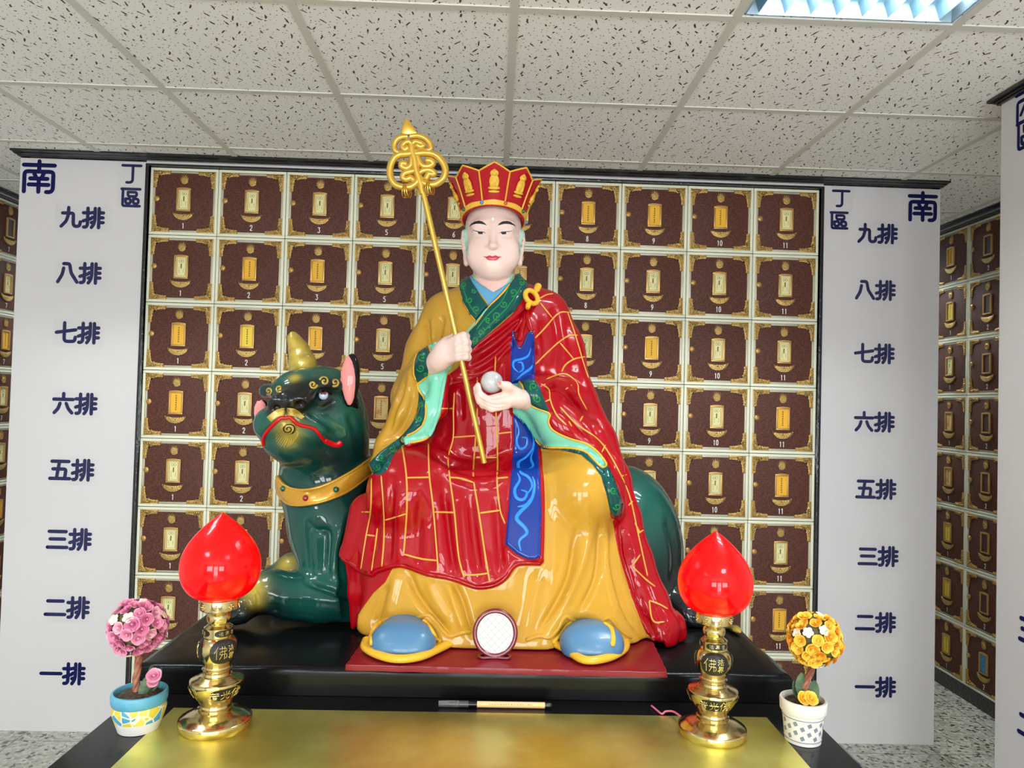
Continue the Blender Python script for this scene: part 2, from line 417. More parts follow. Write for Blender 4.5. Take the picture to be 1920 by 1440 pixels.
def niche_meshes():
    k = {}; g = .0012; h = P_
    mb = MB(); a = .0135
    mb.box((g, -.008, g), (h-g, .012, a), bev=.002).box((g, -.008, h-a), (h-g, .012, h-g), bev=.002)
    mb.box((g, -.008, a), (a, .012, h-a), bev=.002).box((h-a, -.008, a), (h-g, .012, h-a), bev=.002)
    k['frame'] = mb.build('frame', M_cream, smooth=40).data
    mb = MB()
    for i, (a, b, y0) in enumerate(((.0135, .018, -.002), (.018, .0205, -.006), (.0205, .0245, -.0025))):
        mb.box((a, y0, a), (h-a, .01, b), bev=.0008).box((a, y0, h-b), (h-a, .01, h-a), bev=.0008)
        mb.box((a, y0, b), (b, .01, h-b), bev=.0008).box((h-b, y0, b), (h-a, .01, h-b), bev=.0008)
    k['moulding'] = mb.build('moulding', M_mould, smooth=40).data
    fr = ((h/2, .008, h/2), (1, 0, 0), (0, 0, 1), (0, -1, 0))
    n = 64; poly = []
    for i in range(n):
        t = 2*math.pi*i/n; c, s_ = math.cos(t), math.sin(t)
        poly.append((.1295*math.copysign(abs(c)**.36, c), .1295*math.copysign(abs(s_)**.36, s_)))
    k['door_panel'] = MB().prism(poly, .0125, fr, bev=.002).build('door_panel', M_brown, smooth=50).data
    # corner filigree: an L with a scalloped inner edge
    L_ = .078; pts = [(0, 0), (L_, 0)]
    inner = []
    for i in range(13):
        t = i/12; r = .0155 + .004*abs(math.sin(t*14)) + .012*(t**3)
        inner.append((L_*(1-t)+.024*t, r))
    pts = [(0, 0), (L_, .001)] + inner + [(q[1], q[0]) for q in inner[::-1]] + [(.001, L_)]
    for name, sx, sz, ox, oz in (('bl', 1, 1, .0125, .0125), ('br', -1, 1, h-.0125, .0125), ('tl', 1, -1, .0125, h-.0125), ('tr', -1, -1, h-.0125, h-.0125)):
        mb = MB().prism([(q[0], q[1]) for q in pts], .0075, ((ox, -.002, oz), (sx, 0, 0), (0, 0, sz), (0, -1, 0)), bev=.0016)
        rr = random.Random(3)
        for i in range(15):
            t = i/14
            if t < .5: q = (.012+(L_-.016)*(1-t*2), .0095)
            else: q = (.0095, .012+(L_-.016)*(t*2-1))
            mb.ball((ox+sx*q[0], -.0095, oz+sz*q[1]), (rr.uniform(.003, .0055), .0032, rr.uniform(.003, .0055)), 8, 6)
        k['c'+name] = mb.build('corner_ornament', M_brass, smooth=50).data
    # flame emblem
    poly = []
    for i in range(24):
        t = math.radians(200-220*i/23); r = .0135 if i % 2 == 0 else (.0185+.0125*max(0, math.sin(t))**1.5)
        poly.append((r*math.cos(t), r*math.sin(t)*1.05))
    for i in range(1, 10):
        t = math.radians(-25-130*i/10); poly.append((.0160*math.cos(t), .0160*math.sin(t)))
    mb = MB().prism(poly, .004, ((h/2, -.0045, h*.815), (1, 0, 0), (0, 0, 1), (0, -1, 0)), bev=.0008)
    for r in (.0045, .0105):
        mb.tube([(h/2+r*math.cos(a), -.0088, h*.815+r*math.sin(a)) for a in np.linspace(0, 2*math.pi, 20, endpoint=False)], .0014, 6, closed=True)
    k['flame_emblem'] = mb.build('flame_emblem', M_brass, smooth=50).data
    # name plate holder (frame) and crescent offering holder
    cx, cz, w2, h2, t = h/2, h*.528, .0315, .052, .0075
    mb = MB()
    mb.box((cx-w2, -.0125, cz-h2), (cx+w2, -.004, cz-h2+t), bev=.0015).box((cx-w2, -.0125, cz+h2-t), (cx+w2, -.004, cz+h2), bev=.0015)
    mb.box((cx-w2, -.0125, cz-h2+t), (cx-w2+t, -.004, cz+h2-t), bev=.0015).box((cx+w2-t, -.0125, cz-h2+t), (cx+w2, -.004, cz+h2-t), bev=.0015)
    mb.prism([(-w2, 0), (w2, 0), (w2*.6, .003), (0, .0042), (-w2*.6, .003)], .007, ((cx, -.005, cz+h2-.001), (1, 0, 0), (0, 0, 1), (0, -1, 0)))
    k['name_plate'] = mb.build('name_plate', M_tan, smooth=40).data
    poly = [(.046*math.cos(a), .037*math.sin(a)) for a in np.linspace(math.pi, 2*math.pi, 22)]
    poly += [(.046*math.cos(a), .010*math.sin(a)-.0005) for a in np.linspace(2*math.pi, math.pi, 18)[1:-1]]
    mb = MB().prism(poly, .007, ((cx, -.0045, h*.345), (1, 0, 0), (0, 0, 1), (0, -1, 0)), bev=.002)
    mb.ball((cx, -.0115, h*.345-.019), (.0035, .002, .0035), 8, 6)
    k['offering_holder'] = mb.build('offering_holder', M_brass, smooth=50).data
    k['knob'] = MB().lathe([(.0125, 0), (.0125, .004), (.010, .0065), (.0055, .0075), (.0045, .006), (.0015, .006)], 20).build('knob', M_tan, smooth=40).data
    # cards: 0 cream with a printed border, 1..3 plain with brush lettering, 4 empty, 5 blue
    cw, ch = w2-t, h2-t
    for i in range(6):
        mb = MB().box((cx-cw-.001, -.0075, cz-ch-.001), (cx+cw+.001, -.0045, cz+ch+.001), 0); y = -.0077
        rr = random.Random(i)
        if i == 0:
            b = (.78*cw, .86*ch)
            mb.tube([(cx-b[0], y, cz-b[1]), (cx+b[0], y, cz-b[1]), (cx+b[0], y, cz+b[1]), (cx-b[0], y, cz+b[1])], .0010, 4, 2, closed=True, flat=.3, up=(0, 1, 0))
            for s_ in (-1, 1): mb.tube([(cx+s_*.0055+.0052*math.cos(a), y, cz+ch*.62+.0052*math.sin(a)) for a in np.linspace(0, 2*math.pi, 14, endpoint=False)], .0007, 4, 2, closed=True, flat=.3, up=(0, 1, 0))
            cols = ((0, -.1, .34, 5, 1), (-.010, -.6, .0, 4, 2), (.0095, -.55, -.1, 3, 2))
        elif i in (1, 2, 3): cols = ((0, -.78, .82, 7, 1),)
        elif i == 5: cols = ((0, -.4, .4, 2, 1),)
        else: cols = ()
        for dx, z0, z1, n, mi in cols:                  # small brush-like characters
            s_ = .0034 if mi == 1 else .0018
            for q in range(n):
                zc = cz+ch*(z1+(z0-z1)*(q+.5)/n)
                for st in ((-1, .5, 1, .6), (-.9, -.6, .9, -.5), (rr.uniform(-.5, .5), 1, rr.uniform(-.5, .5), -1), (-.2, .1, -.9, -1)):
                    mb.tube([(cx+dx+s_*st[0], y, zc+s_*st[1]), (cx+dx+s_*st[2], y, zc+s_*st[3])], s_*.2, 4, mi, flat=.3, up=(0, 1, 0))
        k['card%d' % i] = mb.build('name_card', [M_card[i], M_ink, M_inkgrey]).data
    for n in ('1', '2', '3', '5', '6', '7', '8', '9', '10', '11'):
        mb = MB(); hh = .0245; ww = .0120
        for q, c in enumerate(n):
            glyph(mb, c, (cx-(len(n)*ww+(len(n)-1)*.0015)/2+q*(ww+.0015)-.001, -.0047, h*.105), (1, 0, 0), (0, 0, 1), (0, -1, 0), ww, hh, .0033)
        k['n'+n] = mb.build('number', M_white).data
    return k
NM = niche_meshes()
for o in list(COL.objects):
    if o.type == 'MESH' and o.data in NM.values(): bpy.data.objects.remove(o)
ORD = ['top row', 'second row down', 'third row down', 'fourth row down', 'fifth row down', 'sixth row down', 'seventh row down', 'bottom row']
def inst(name, me, parent, loc=(0, 0, 0)):
    o = bpy.data.objects.new(name, me); COL.objects.link(o); o.parent = parent; o.location = loc; return o
def niche(O, rz, num, row, card, wall):
    cardname = ['cream card', 'orange card', 'stained card', 'yellow card', 'empty plate', 'blue card'][card]
    t = thing('burial_niche', 'niche number %s with %s, %s %s' % (num, cardname, ORD[row], wall[0]), 'niche', O, wall[1], rz)
    inst('frame', NM['frame'], t); inst('moulding', NM['moulding'], t)
    for c in ('bl', 'br', 'tl', 'tr'): inst('corner_ornament', NM['c'+c], t)
    d = inst('door_panel', NM['door_panel'], t)
    for n in ('flame_emblem', 'name_plate', 'offering_holder'): inst(n, NM[n], d)
    inst('name_card', NM['card%d' % card], d)
    inst('number', NM['n'+num], d)
    kn = inst('knob', NM['knob'], d, (P_*.105, -.0045, P_*.535)); kn.rotation_euler = (math.radians(90), 0, 0)
    return t
NUMS = ['1', '2', '3', '5', '6', '7', '8', '9', '10', '11']
FACE = 3.303; ZTOP = 2.512; X0 = -1.5675
# which card is in which niche (rows from the top); 0 cream, 1 orange, 2 stained, 3 yellow
CARDS = ['0000001110', '0110020000', '1310000100', '1002000001', '0000000001', '0100000000', '0000000001', '0000000000']
for r in range(8):
    for c in range(10):
        niche((X0+c*P_, FACE, ZTOP-(r+1)*P_), 0, NUMS[c], r, int(CARDS[r][c]), ('behind the statue', 'burial niches behind the statue'))
# side walls of niches seen past the cabinet
RX, LX = 2.52, -2.65
for r in range(8):
    for c, y in ((0, 4.114), (1, 3.81), (2, 3.505)):
        niche((RX, y, ZTOP-(r+1)*P_), math.radians(-90), NUMS[c], r, [[1, 3, 0, 2, 2, 3, 3, 3][r], 4, 0][c] if not (c == 1 and r == 7) else 5, ('on the right side wall', 'burial niches on the right side wall'))
for r in range(8):
    for c, y in ((5, 3.85),):
        niche((LX, y, ZTOP-(r+1)*P_), math.radians(90), NUMS[c], r, [4, 0, 1, 0, 0, 1, 0, 0][r], ('on the left side wall', 'burial niches on the left side wall'))

# ------------------------------------------------------------------ the cabinets that hold the niches
M_panel = mat('panel_white', (212, 208, 209), .42)
M_navy = mat('navy_letters', (10, 10, 76), .6, spec=.2)
M_tape = bpy.data.materials.new('clear_tape'); M_tape.use_nodes = True
_n = M_tape.node_tree.nodes; _l = M_tape.node_tree.links; _n.remove(_n['Principled BSDF'])
_t = _n.new('ShaderNodeBsdfTransparent'); _g = _n.new('ShaderNodeBsdfGlossy'); _g.inputs['Roughness'].default_value = .1; _m = _n.new('ShaderNodeMixShader'); _m.inputs[0].default_value = .05
_t.inputs[0].default_value = (1, 1, 1, 1)
_l.new(_t.outputs[0], _m.inputs[1]); _l.new(_g.outputs[0], _m.inputs[2]); _l.new(_m.outputs[0], _n['Material Output'].inputs['Surface'])
M_void = mat('cabinet_body', (60, 54, 48), .7)
def panel_bumps():
    nt = M_panel.node_tree; b = nt.nodes['Principled BSDF']
    tc = nt.nodes.new('ShaderNodeTexCoord'); mp = nt.nodes.new('ShaderNodeMapping'); mp.inputs['Scale'].default_value = (1, 1, .01)
    n = nt.nodes.new('ShaderNodeTexNoise'); n.inputs['Scale'].default_value = 90; bp = nt.nodes.new('ShaderNodeBump'); bp.inputs['Strength'].default_value = .12; bp.inputs['Distance'].default_value = .002
    nt.links.new(tc.outputs['Object'], mp.inputs['Vector']); nt.links.new(mp.outputs[0], n.inputs['Vector']); nt.links.new(n.outputs['Fac'], bp.inputs['Height']); nt.links.new(bp.outputs['Normal'], b.inputs['Normal'])
panel_bumps()
PANF = 3.288
cab = thing('niche_cabinet', 'tall niche cabinet with white lettered side panels and black cornice behind the statue', 'cabinet', (0, FACE, 0))
def cpart(mb, name, m, parent=cab, smooth=None): 
    o = mb.build(name, m, parent, smooth); o.matrix_parent_inverse = Matrix.Identity(4) if parent.type != 'EMPTY' else Matrix.Translation(-Vector(parent.location)); return o
XE = X0+10*P_
cpart(MB().box((-2.13, FACE+.014, 0), (2.02, FACE+.4, 2.53)), 'body', M_void)
pl = cpart(MB().box((-2.14, PANF, 0), (X0-.016, FACE+.4, 2.532), bev=.002), 'end_panel', M_panel)
pr_ = cpart(MB().box((XE+.016, PANF, 0), (2.033, FACE+.4, 2.532), bev=.002), 'end_panel', M_panel)
cpart(MB().box((X0-.016, PANF+.001, ZTOP+.012), (XE+.016, FACE+.01, 2.5365)), 'top_strip', M_panel)
cpart(MB().box((X0, FACE-.002, 0), (XE, FACE+.014, ZTOP-8*P_)), 'plinth', M_black)
def cornice(mb, x0, x1, y):
    prof = [(0, 2.536), (-.016, 2.536), (-.022, 2.540), (-.034, 2.540), (-.046, 2.546), (-.058, 2.546), (-.058, 2.5545), (0, 2.5545)]
    v = []; k = len(prof)
    for x, s_ in ((x0, -1), (x1, 1)):
        for dy, z in prof: v.append((x+s_*(-dy)*.2, y+dy, z))
    for x, s_ in ((x0, -1), (x1, 1)):
        for dy, z in prof: v.append((x+s_*(-dy)*.2, y+.38, z))
    f = [(i, (i+1) % k, k+(i+1) % k, k+i) for i in range(k)]
    f += [(2*k+i, i, (i+1) % k, 2*k+(i+1) % k)[::-1] for i in range(k-1)] + [(3*k+i, k+i, k+(i+1) % k, 3*k+(i+1) % k) for i in range(k-1)]
    f += [tuple(2*k+i for i in range(k)), tuple(3*k+i for i in range(k))]
    return mb.add(v, f)
cpart(cornice(MB(), -2.14, 2.033, PANF), 'cornice', M_black)
mb = MB()
mb.box((X0-.016, PANF-.010, ZTOP-8*P_-.05), (X0-.001, FACE+.012, ZTOP+.012), bev=.003).box((XE+.001, PANF-.010, ZTOP-8*P_-.05), (XE+.016, FACE+.012, ZTOP+.012), bev=.003)
mb.box((X0-.001, PANF-.010, ZTOP+.001), (XE+.001, FACE+.012, ZTOP+.012), bev=.003)
cpart(mb, 'niche_surround', M_black, smooth=40)

ROWS = '九八七六五三二一'
def on_panel(px, py): return at_y(px, py, PANF)
def lettering(parent, chars, px, py, wpx, sw, name, gap=1.08, vertical=False):
    """characters centred at photo point px,py, each wpx pixels wide, stuck on the white panel"""
    p = on_panel(px, py); w_ = wpx*PANF/FPX; mb = MB(); n = len(chars)
    for i, c in enumerate(chars):
        o = p + np.array([(i-(n-1)/2)*w_*gap-w_/2, -.0006, -w_/2])
        glyph(mb, c, o, (1, 0, 0), (0, 0, 1), (0, -1, 0), w_, w_, sw)
    return mb.build(name, M_navy, parent)
lettering(pl, '南', 73, 332, 60, .0185, 'direction_letter'); lettering(pr_, '南', 1730, 388, 55, .0175, 'direction_letter')
lettering(pl, '丁', 247, 326, 36, .0125, 'zone_letter'); lettering(pl, '區', 245, 370, 36, .0125, 'zone_letter')
lettering(pr_, '丁', 1577, 372, 33, .012, 'zone_letter'); lettering(pr_, '區', 1573, 413, 34, .012, 'zone_letter')
LP = [(154, 408), (148, 512), (145, 624), (140, 757), (134, 881), (129, 1011), (125, 1139), (117, 1263)]
RP = [(1645, 438), (1641, 544), (1639, 663), (1639, 791), (1642, 917), (1646, 1043), (1641, 1167), (1641, 1288)]
for c, a, b in zip(ROWS, LP, RP):
    lettering(pl, c+'排', a[0], a[1], 38, .0155, 'row_label'); lettering(pr_, c+'排', b[0], b[1], 36, .0145, 'row_label')
# clear tape over the letters, slightly crumpled
rr = random.Random(5)
def tape(parent, px, py, w_, h_, ang):
    p = on_panel(px, py); mb = MB(); n, m = 9, 5; v = []
    for j in range(m+1):
        for i in range(n+1):
            a, b = (i/n-.5)*w_, (j/m-.5)*h_
            v.append((p[0]+a*math.cos(ang)-b*math.sin(ang), p[1]-.0045-rr.random()*.0022, p[2]+a*math.sin(ang)+b*math.cos(ang)))
    f = [(j*(n+1)+i, j*(n+1)+i+1, (j+1)*(n+1)+i+1, (j+1)*(n+1)+i) for j in range(m) for i in range(n)]
    mb.add(v, f).build('tape', M_tape, parent, 80)
for i, a in enumerate(LP[:7]): tape(pl, a[0]+4, a[1]+2, .25-.012*i, .125, rr.uniform(-.06, .04))
for i, a in enumerate(RP): tape(pr_, a[0]+4, a[1]+2, .20, .125, rr.uniform(-.04, .04))
tape(pl, 246, 350, .11, .20, 0); tape(pr_, 1572, 390, .12, .23, -.2)

def side_cabinet(X, sgn, y0, y1, name_label):
    """niche wall along the depth, face at X looking towards -sgn"""
    t = thing('niche_cabinet', name_label, 'cabinet', (X, (y0+y1)/2, 0))
    def bx(mb, n0, n1, ya, yb, z0, z1, bev=0):      # n: out of the face into the aisle
        xs_ = sorted((X-sgn*n0, X-sgn*n1)); return mb.box((xs_[0], ya, z0), (xs_[1], yb, z1), bev=bev)
    zb = ZTOP-8*P_
    cpart(bx(MB(), -.3, -.014, y0, y1, 0, 2.53), 'body', M_void, t)
    cpart(bx(MB(), -.014, .004, y0, y1, 0, zb), 'plinth', M_black, t)
    cpart(bx(MB(), -.014, .014, y0, y1, ZTOP+.017, 2.55), 'top_strip', M_panel, t)
    mb = bx(MB(), -.014, .022, y0, y1, ZTOP+.001, ZTOP+.015, .003); cpart(mb, 'niche_surround', M_black, t)
    mb = bx(MB(), -.014, .03, y0, y1, 2.536, 2.546, .002); bx(mb, -.014, .045, y0, y1, 2.546, 2.5535, .002); cpart(mb, 'cornice', M_black, t)
    return t
side_cabinet(RX, 1, 3.2, 4.114, 'niche cabinet along the right side wall seen past the white panel')
side_cabinet(LX, -1, 3.6, 4.154, 'niche cabinet along the left side wall seen past the white panel')
# nearer block at the right with its white lettered panel
BX, BY = 1.66, 2.36
t = thing('niche_cabinet', 'white panelled cabinet end at right edge of the picture with navy letters', 'cabinet', (BX, BY, 0))
ep = cpart(MB().box((BX, .6, 0), (BX+.3, BY, 2.532), bev=.002), 'end_panel', M_panel, t)
mb = MB()
for o_, z0, z1 in ((.010, 2.530, 2.5365), (.016, 2.5365, 2.544), (.030, 2.544, 2.5535)): mb.box((BX-o_, .6, z0), (BX+.3, BY+o_, z1), bev=.002)
cpart(mb, 'cornice', M_black, t)
def side_letter(chars, py, px, w_, sw, name):
    p = at_x(px, py, BX); mb = MB()
    for i, c in enumerate(chars):
        glyph(mb, c, (BX-.0006, p[1]-i*w_*1.08, p[2]-w_/2), (0, -1, 0), (0, 0, 1), (-1, 0, 0), w_, w_, sw)
    mb.build(name, M_navy, ep)
side_letter('丙', 204, 1905, .095, .0125, 'zone_letter'); side_letter('區', 258, 1906, .095, .0125, 'zone_letter')
side_letter('三', 1176, 1911, .085, .0145, 'row_label'); side_letter('二', 1352, 1909, .085, .0145, 'row_label')
# ================================================================== altar table, pedestal, red plinth
M_lacquer = mat('black_lacquer', (16, 15, 16), .25, coat=.1, spec=.25)
M_pedestal = mat('black_pedestal', (14, 14, 16), .24, coat=.05, spec=.12, bump=(9, .10, .01))
M_redplinth = mat('red_plinth', (124, 22, 32), .3, coat=.15, spec=.15, bump=(16, .12, .008))
def gold_plate_material():
    m = mat('gold_plate', (236, 214, 110), .36, .9); nt = m.node_tree; N = nt.nodes; L = nt.links; b = N['Principled BSDF']
    tc = N.new('ShaderNodeTexCoord'); n = N.new('ShaderNodeTexNoise'); n.inputs['Scale'].default_value = 5.5; n.inputs['Detail'].default_value = 5
    L.new(tc.outputs['Object'], n.inputs['Vector'])
    r = N.new('ShaderNodeValToRGB'); e = r.color_ramp.elements
    e[0].position = .36; e[0].color = lin((204, 188, 92)); e[1].position = .6; e[1].color = lin((230, 226, 134))
    L.new(n.outputs['Fac'], r.inputs['Fac']); L.new(r.outputs['Color'], b.inputs['Base Color'])
    r2 = N.new('ShaderNodeMapRange'); r2.inputs['To Min'].default_value = .3; r2.inputs['To Max'].default_value = .42; L.new(n.outputs['Fac'], r2.inputs['Value']); L.new(r2.outputs[0], b.inputs['Roughness'])
    return m
M_goldplate = gold_plate_material()
TZ = .82
tb = thing('altar_table', 'long black lacquer altar table with a gold metal sheet on its top', 'table', (-.03, 1.75, 0))
def tpart(mb, name, m, parent=tb, smooth=None):
    o = mb.build(name, m, parent, smooth); o.matrix_parent_inverse = Matrix.Translation(-Vector(parent.location)); return o
tpart(MB().box((-.785, .92, TZ-.035), (.725, 2.62, TZ), bev=.004), 'table_top', M_lacquer, smooth=40)
tpart(MB().box((-.75, .96, TZ-.16), (.69, .985, TZ-.035)).box((-.75, 2.555, TZ-.16), (.69, 2.58, TZ-.035)).box((-.75, .985, TZ-.16), (-.725, 2.555, TZ-.035)).box((.665, .985, TZ-.16), (.69, 2.555, TZ-.035)), 'apron', M_lacquer)
for lx in (-.76, .625):
    for ly in (.95, 2.515): tpart(MB().box((lx, ly, 0), (lx+.075, ly+.075, TZ-.035), bev=.004), 'leg', M_lacquer)
tpart(MB().box((-.672, 1.0, TZ-.001), (.621, 1.61, TZ+.0008), bev=.0008), 'gold_sheet', M_goldplate)

PZ = .885
bm = bmesh.new()
xs_ = np.linspace(-.795, .712, 40); ys_ = np.linspace(1.685, 2.585, 24)
mb = MB(); prof = [(TZ+.001, 0), (TZ+.045, 0), (PZ-.010, .001), (PZ-.003, .004), (PZ, .012)]
ring = [(-.795, 1.685), (.712, 1.685), (.712, 2.585), (-.795, 2.585)]
def slab_ring(ins, z, wob):
    o = []
    for (a, b), (c, d) in zip(ring, ring[1:]+ring[:1]):
        for t in np.linspace(0, 1, 40, endpoint=False):
            x, y = a+(c-a)*t, b+(d-b)*t
            cx_, cy_ = -.04, 2.135; k = 1-ins/.45
            o.append((cx_+(x-cx_)*k, cy_+(y-cy_)*k, z+wob*(math.sin(x*31+y*17)+math.sin(x*13.7-y*29))*.0009))
    return o
v = []; n = 160
for z, ins in prof: v += slab_ring(ins, z, 1 if z > TZ+.05 else 0)
f = [(j*n+i, j*n+(i+1) % n, (j+1)*n+(i+1) % n, (j+1)*n+i) for j in range(len(prof)-1) for i in range(n)]
f += [tuple(range(n))[::-1], tuple((len(prof)-1)*n+i for i in range(n))]
tag(mb.add(v, f).build('pedestal', M_pedestal, smooth=50), 'glossy black slab pedestal on the altar table under the statues', 'pedestal')

RZ_ = .900
cs = [at_z(648, 1246, RZ_), at_z(1252, 1260, RZ_), at_z(1226, 1200, RZ_), at_z(690, 1188, RZ_)]
poly = [(q[0], q[1]) for q in cs]; poly[2] = (poly[2][0], 1.93); poly[3] = (poly[3][0], 1.93)
fine = []
for (a, b), (c, d) in zip(poly, poly[1:]+poly[:1]):
    for t in np.linspace(0, 1, 24, endpoint=False): fine.append((a+(c-a)*t+.0012*math.sin(t*41+a*9), b+(d-b)*t+.0014*math.sin(t*57+b*5)))
tag(MB().prism(fine, RZ_-PZ-.0015, ((0, 0, PZ+.0015), (1, 0, 0), (0, 1, 0), (0, 0, 1)), bev=.003).build('red_plinth', M_redplinth, smooth=50),
    'flat dark red plinth under the feet of the seated monk statue', 'plinth')

# ================================================================== lotus bud lamps
M_lampbrass = mat('lamp_brass', (212, 192, 136), .16, 1.0, bump=(14, .12, .004))
M_inscr = mat('inscription_black', (26, 22, 18), .5, bump=(120, .6, .002))
M_bud = mat('red_glass', (150, 0, 3), .3, coat=.5, spec=.1, emit=((255, 0, 3), .62))
GLYPH['佛'] = [[(.3,.97),(.04,.55)], [(.2,.72),(.2,.03)], [(.42,.85),(.92,.85),(.92,.62),(.45,.62),(.42,.4),(.95,.4),(.95,.12),(.88,.08)], [(.6,.97),(.58,.3),(.42,.03)], [(.78,.97),(.78,.03)]]
GLYPH['光'] = [[(.5,.97),(.5,.6)], [(.2,.88),(.32,.65)], [(.8,.9),(.68,.65)], [(.05,.55),(.95,.55)], [(.4,.55),(.33,.2),(.05,.03)], [(.6,.55),(.6,.12),(.68,.05),(.9,.05),(.94,.2)]]
GLYPH['普'] = [[(.3,.97),(.38,.85)], [(.7,.97),(.62,.85)], [(.1,.82),(.9,.82)], [(.4,.82),(.4,.58)], [(.6,.82),(.6,.58)], [(.05,.57),(.95,.57)], [(.28,.45),(.72,.45),(.72,.04),(.28,.04),(.28,.45)], [(.28,.25),(.72,.25)]]
GLYPH['法'] = [[(.1,.9),(.22,.8)], [(.05,.6),(.18,.52)], [(.08,.08),(.24,.36)], [(.4,.78),(.9,.78)], [(.64,.97),(.64,.5)], [(.32,.5),(.97,.5)], [(.58,.5),(.42,.12),(.9,.16)], [(.78,.32),(.93,.06)]]
GLYPH['界'] = [[(.2,.95),(.8,.95),(.8,.5),(.2,.5),(.2,.95)], [(.5,.95),(.5,.5)], [(.2,.72),(.8,.72)], [(.5,.5),(.05,.25)], [(.5,.5),(.95,.25)], [(.36,.32),(.3,.03)], [(.64,.32),(.64,.03)]]
GLYPH['照'] = [[(.08,.9),(.4,.9),(.4,.4),(.08,.4),(.08,.9)], [(.08,.65),(.4,.65)], [(.52,.92),(.92,.92),(.88,.68)], [(.68,.92),(.52,.66)], [(.58,.56),(.9,.56),(.9,.36),(.58,.36),(.58,.56)], [(.1,.2),(.05,.05)], [(.35,.2),(.38,.06)], [(.62,.2),(.66,.06)], [(.88,.2),(.95,.05)]]
def lotus_lamp(cx, cy, S, label, rot):
    t = thing('lotus_lamp', label, 'lamp', (cx, cy, TZ+.0008), 'red lotus bud lamps', rot)
    YC = 1.53
    def pf(rp, y): r = rp*YC/FPX; return (r*S, max(0.0, (1.5-(y-764)*(YC-r)/FPX-.8135)*S))
    base = [(.0660*S, 0)] + [pf(*q) for q in ((61.5, 1401), (62, 1399), (62, 1391), (61, 1389), (58, 1386), (52, 1379.5), (45, 1373), (38, 1367.5), (32, 1363), (29, 1360))]
    MB().lathe(base, 64).build('base', M_lampbrass, t, 35)
    stem = [pf(*q) for q in ((29, 1361), (29, 1358), (30, 1355), (27, 1352), (26, 1348), (28, 1345), (29, 1343), (30, 1341), (34, 1338), (41, 1330), (45.5, 1320), (46, 1316), (45, 1313), (40, 1309), (38, 1306.5), (31, 1302),
            (29, 1299), (23, 1295), (22, 1290), (25, 1287.5), (25.5, 1285), (22.5, 1282), (21.5, 1279), (23, 1276), (27, 1272), (31, 1264), (33, 1254), (32.5, 1244), (29, 1235), (24, 1229), (22.5, 1227.5),
            (24.5, 1226.5), (24.5, 1211), (22, 1209), (19, 1205), (17, 1203), (18, 1201.5), (20, 1197), (20.5, 1192), (19.5, 1187), (16.5, 1183), (16, 1180), (18, 1178.5))]
    zs = [q[1] for q in stem]; 
    for i in range(1, len(stem)):
        if stem[i][1] <= stem[i-1][1]: stem[i] = (stem[i][0], stem[i-1][1]+.0003)
    st = MB().lathe(stem, 56).build('stem', M_lampbrass, t, 35)
    cupz = stem[-1][1]
    cup = [(.018*S, cupz), (.034*S, cupz+.001*S), (.0365*S, cupz+.003*S), (.037*S, cupz+.020*S), (.036*S, cupz+.0225*S), (.030*S, cupz+.0225*S)]
    cp = MB().lathe(cup, 48).build('socket_cup', M_lampbrass, t, 35)
    mb = MB()
    for k in range(8):
        a = 2*math.pi*(k+.3)/8
        for ox, oz in ((0, 0), (.004, 0), (-.004, 0), (0, .004), (0, -.004)): mb.ball((.037*S*math.cos(a)-ox*math.sin(a), .037*S*math.sin(a)+ox*math.cos(a), cupz+.0115*S+oz), .0022, 8, 6)
    mb.build('rosette', M_lampbrass, cp, 60)
    b0 = cupz+.0215*S; R = .0765*S; H = .195*S
    bud = [(.026, 0), (.045, .006), (.060, .018), (.0705, .036), (.0755, .056), (.0765, .074), (.0745, .092), (.069, .110), (.060, .128), (.0485, .145), (.035, .161), (.022, .1745), (.011, .184), (.003, .1905), (.0008, .192)]
    bc = catmull(bud, 4)
    MB().lathe([(max(q[0], .0003)*S, b0+q[1]*S*.885) for q in bc], 64).build('glass_bud', M_bud, t, 180)
    rz = [q[1] for q in stem]; rr_ = [q[0] for q in stem]
    def surf(a, z, off): r = float(np.interp(z, rz, rr_))+off; return (r*math.cos(a), r*math.sin(a), z)
    def patch(a0, z0, ha, hz, chars, sw=.0016, cut=None):
        mb = MB(); v = []; n = 28
        rings = (1.0, .8, .55, .3)
        for q in rings:
            for i in range(n):
                th = 2*math.pi*i/n; c, s_ = math.cos(th), math.sin(th)
                c, s_ = math.copysign(abs(c)**.6, c), math.copysign(abs(s_)**.75, s_)
                v.append(surf(a0+ha*q*c, z0+hz*q*s_, .0009))
        f = [(j*n+i, j*n+(i+1) % n, (j+1)*n+(i+1) % n, (j+1)*n+i) for j in range(3) for i in range(n)] + [tuple(3*n+i for i in range(n))]
        p = mb.add(v, f).build('inscription_panel', M_inscr, st)
        mb = MB(); r0 = surf(a0, z0, 0); r_ = math.hypot(r0[0], r0[1])
        for ch, du, dv, w_ in chars:
            for stt in GLYPH[ch]:
                pts = [surf(a0+(du+(q[0]-.5)*w_)/r_, z0+dv+(q[1]-.5)*w_, .0016) for q in round_corner(stt)]
                stroke3(mb, pts, sw, (math.cos(a0), math.sin(a0), 0), .5, seg=6)
        mb.build('gilt_letters', M_lampbrass, st)
    zb = pf(33, 1252)[1]; zw = pf(43, 1327)[1]; zn = pf(24.5, 1218)[1]
    for k in range(3):
        a = -math.pi/2 + k*2*math.pi/3
        patch(a, zb, .80, .0225*S, [('佛', -.0095, 0, .026), ('法', .012, .0065, .013), ('界', .012, -.0075, .013)])
        patch(a, zw-.001, .62, .0125*S, [('普', -.022, 0, .017), ('光', -.0015, 0, .019), ('佛', .020, 0, .021)])
        patch(a+.2, zn, .85, .0065*S, [('法', -.012, 0, .009), ('界', 0, 0, .009), ('普', .012, 0, .009)], .0009)
    return t
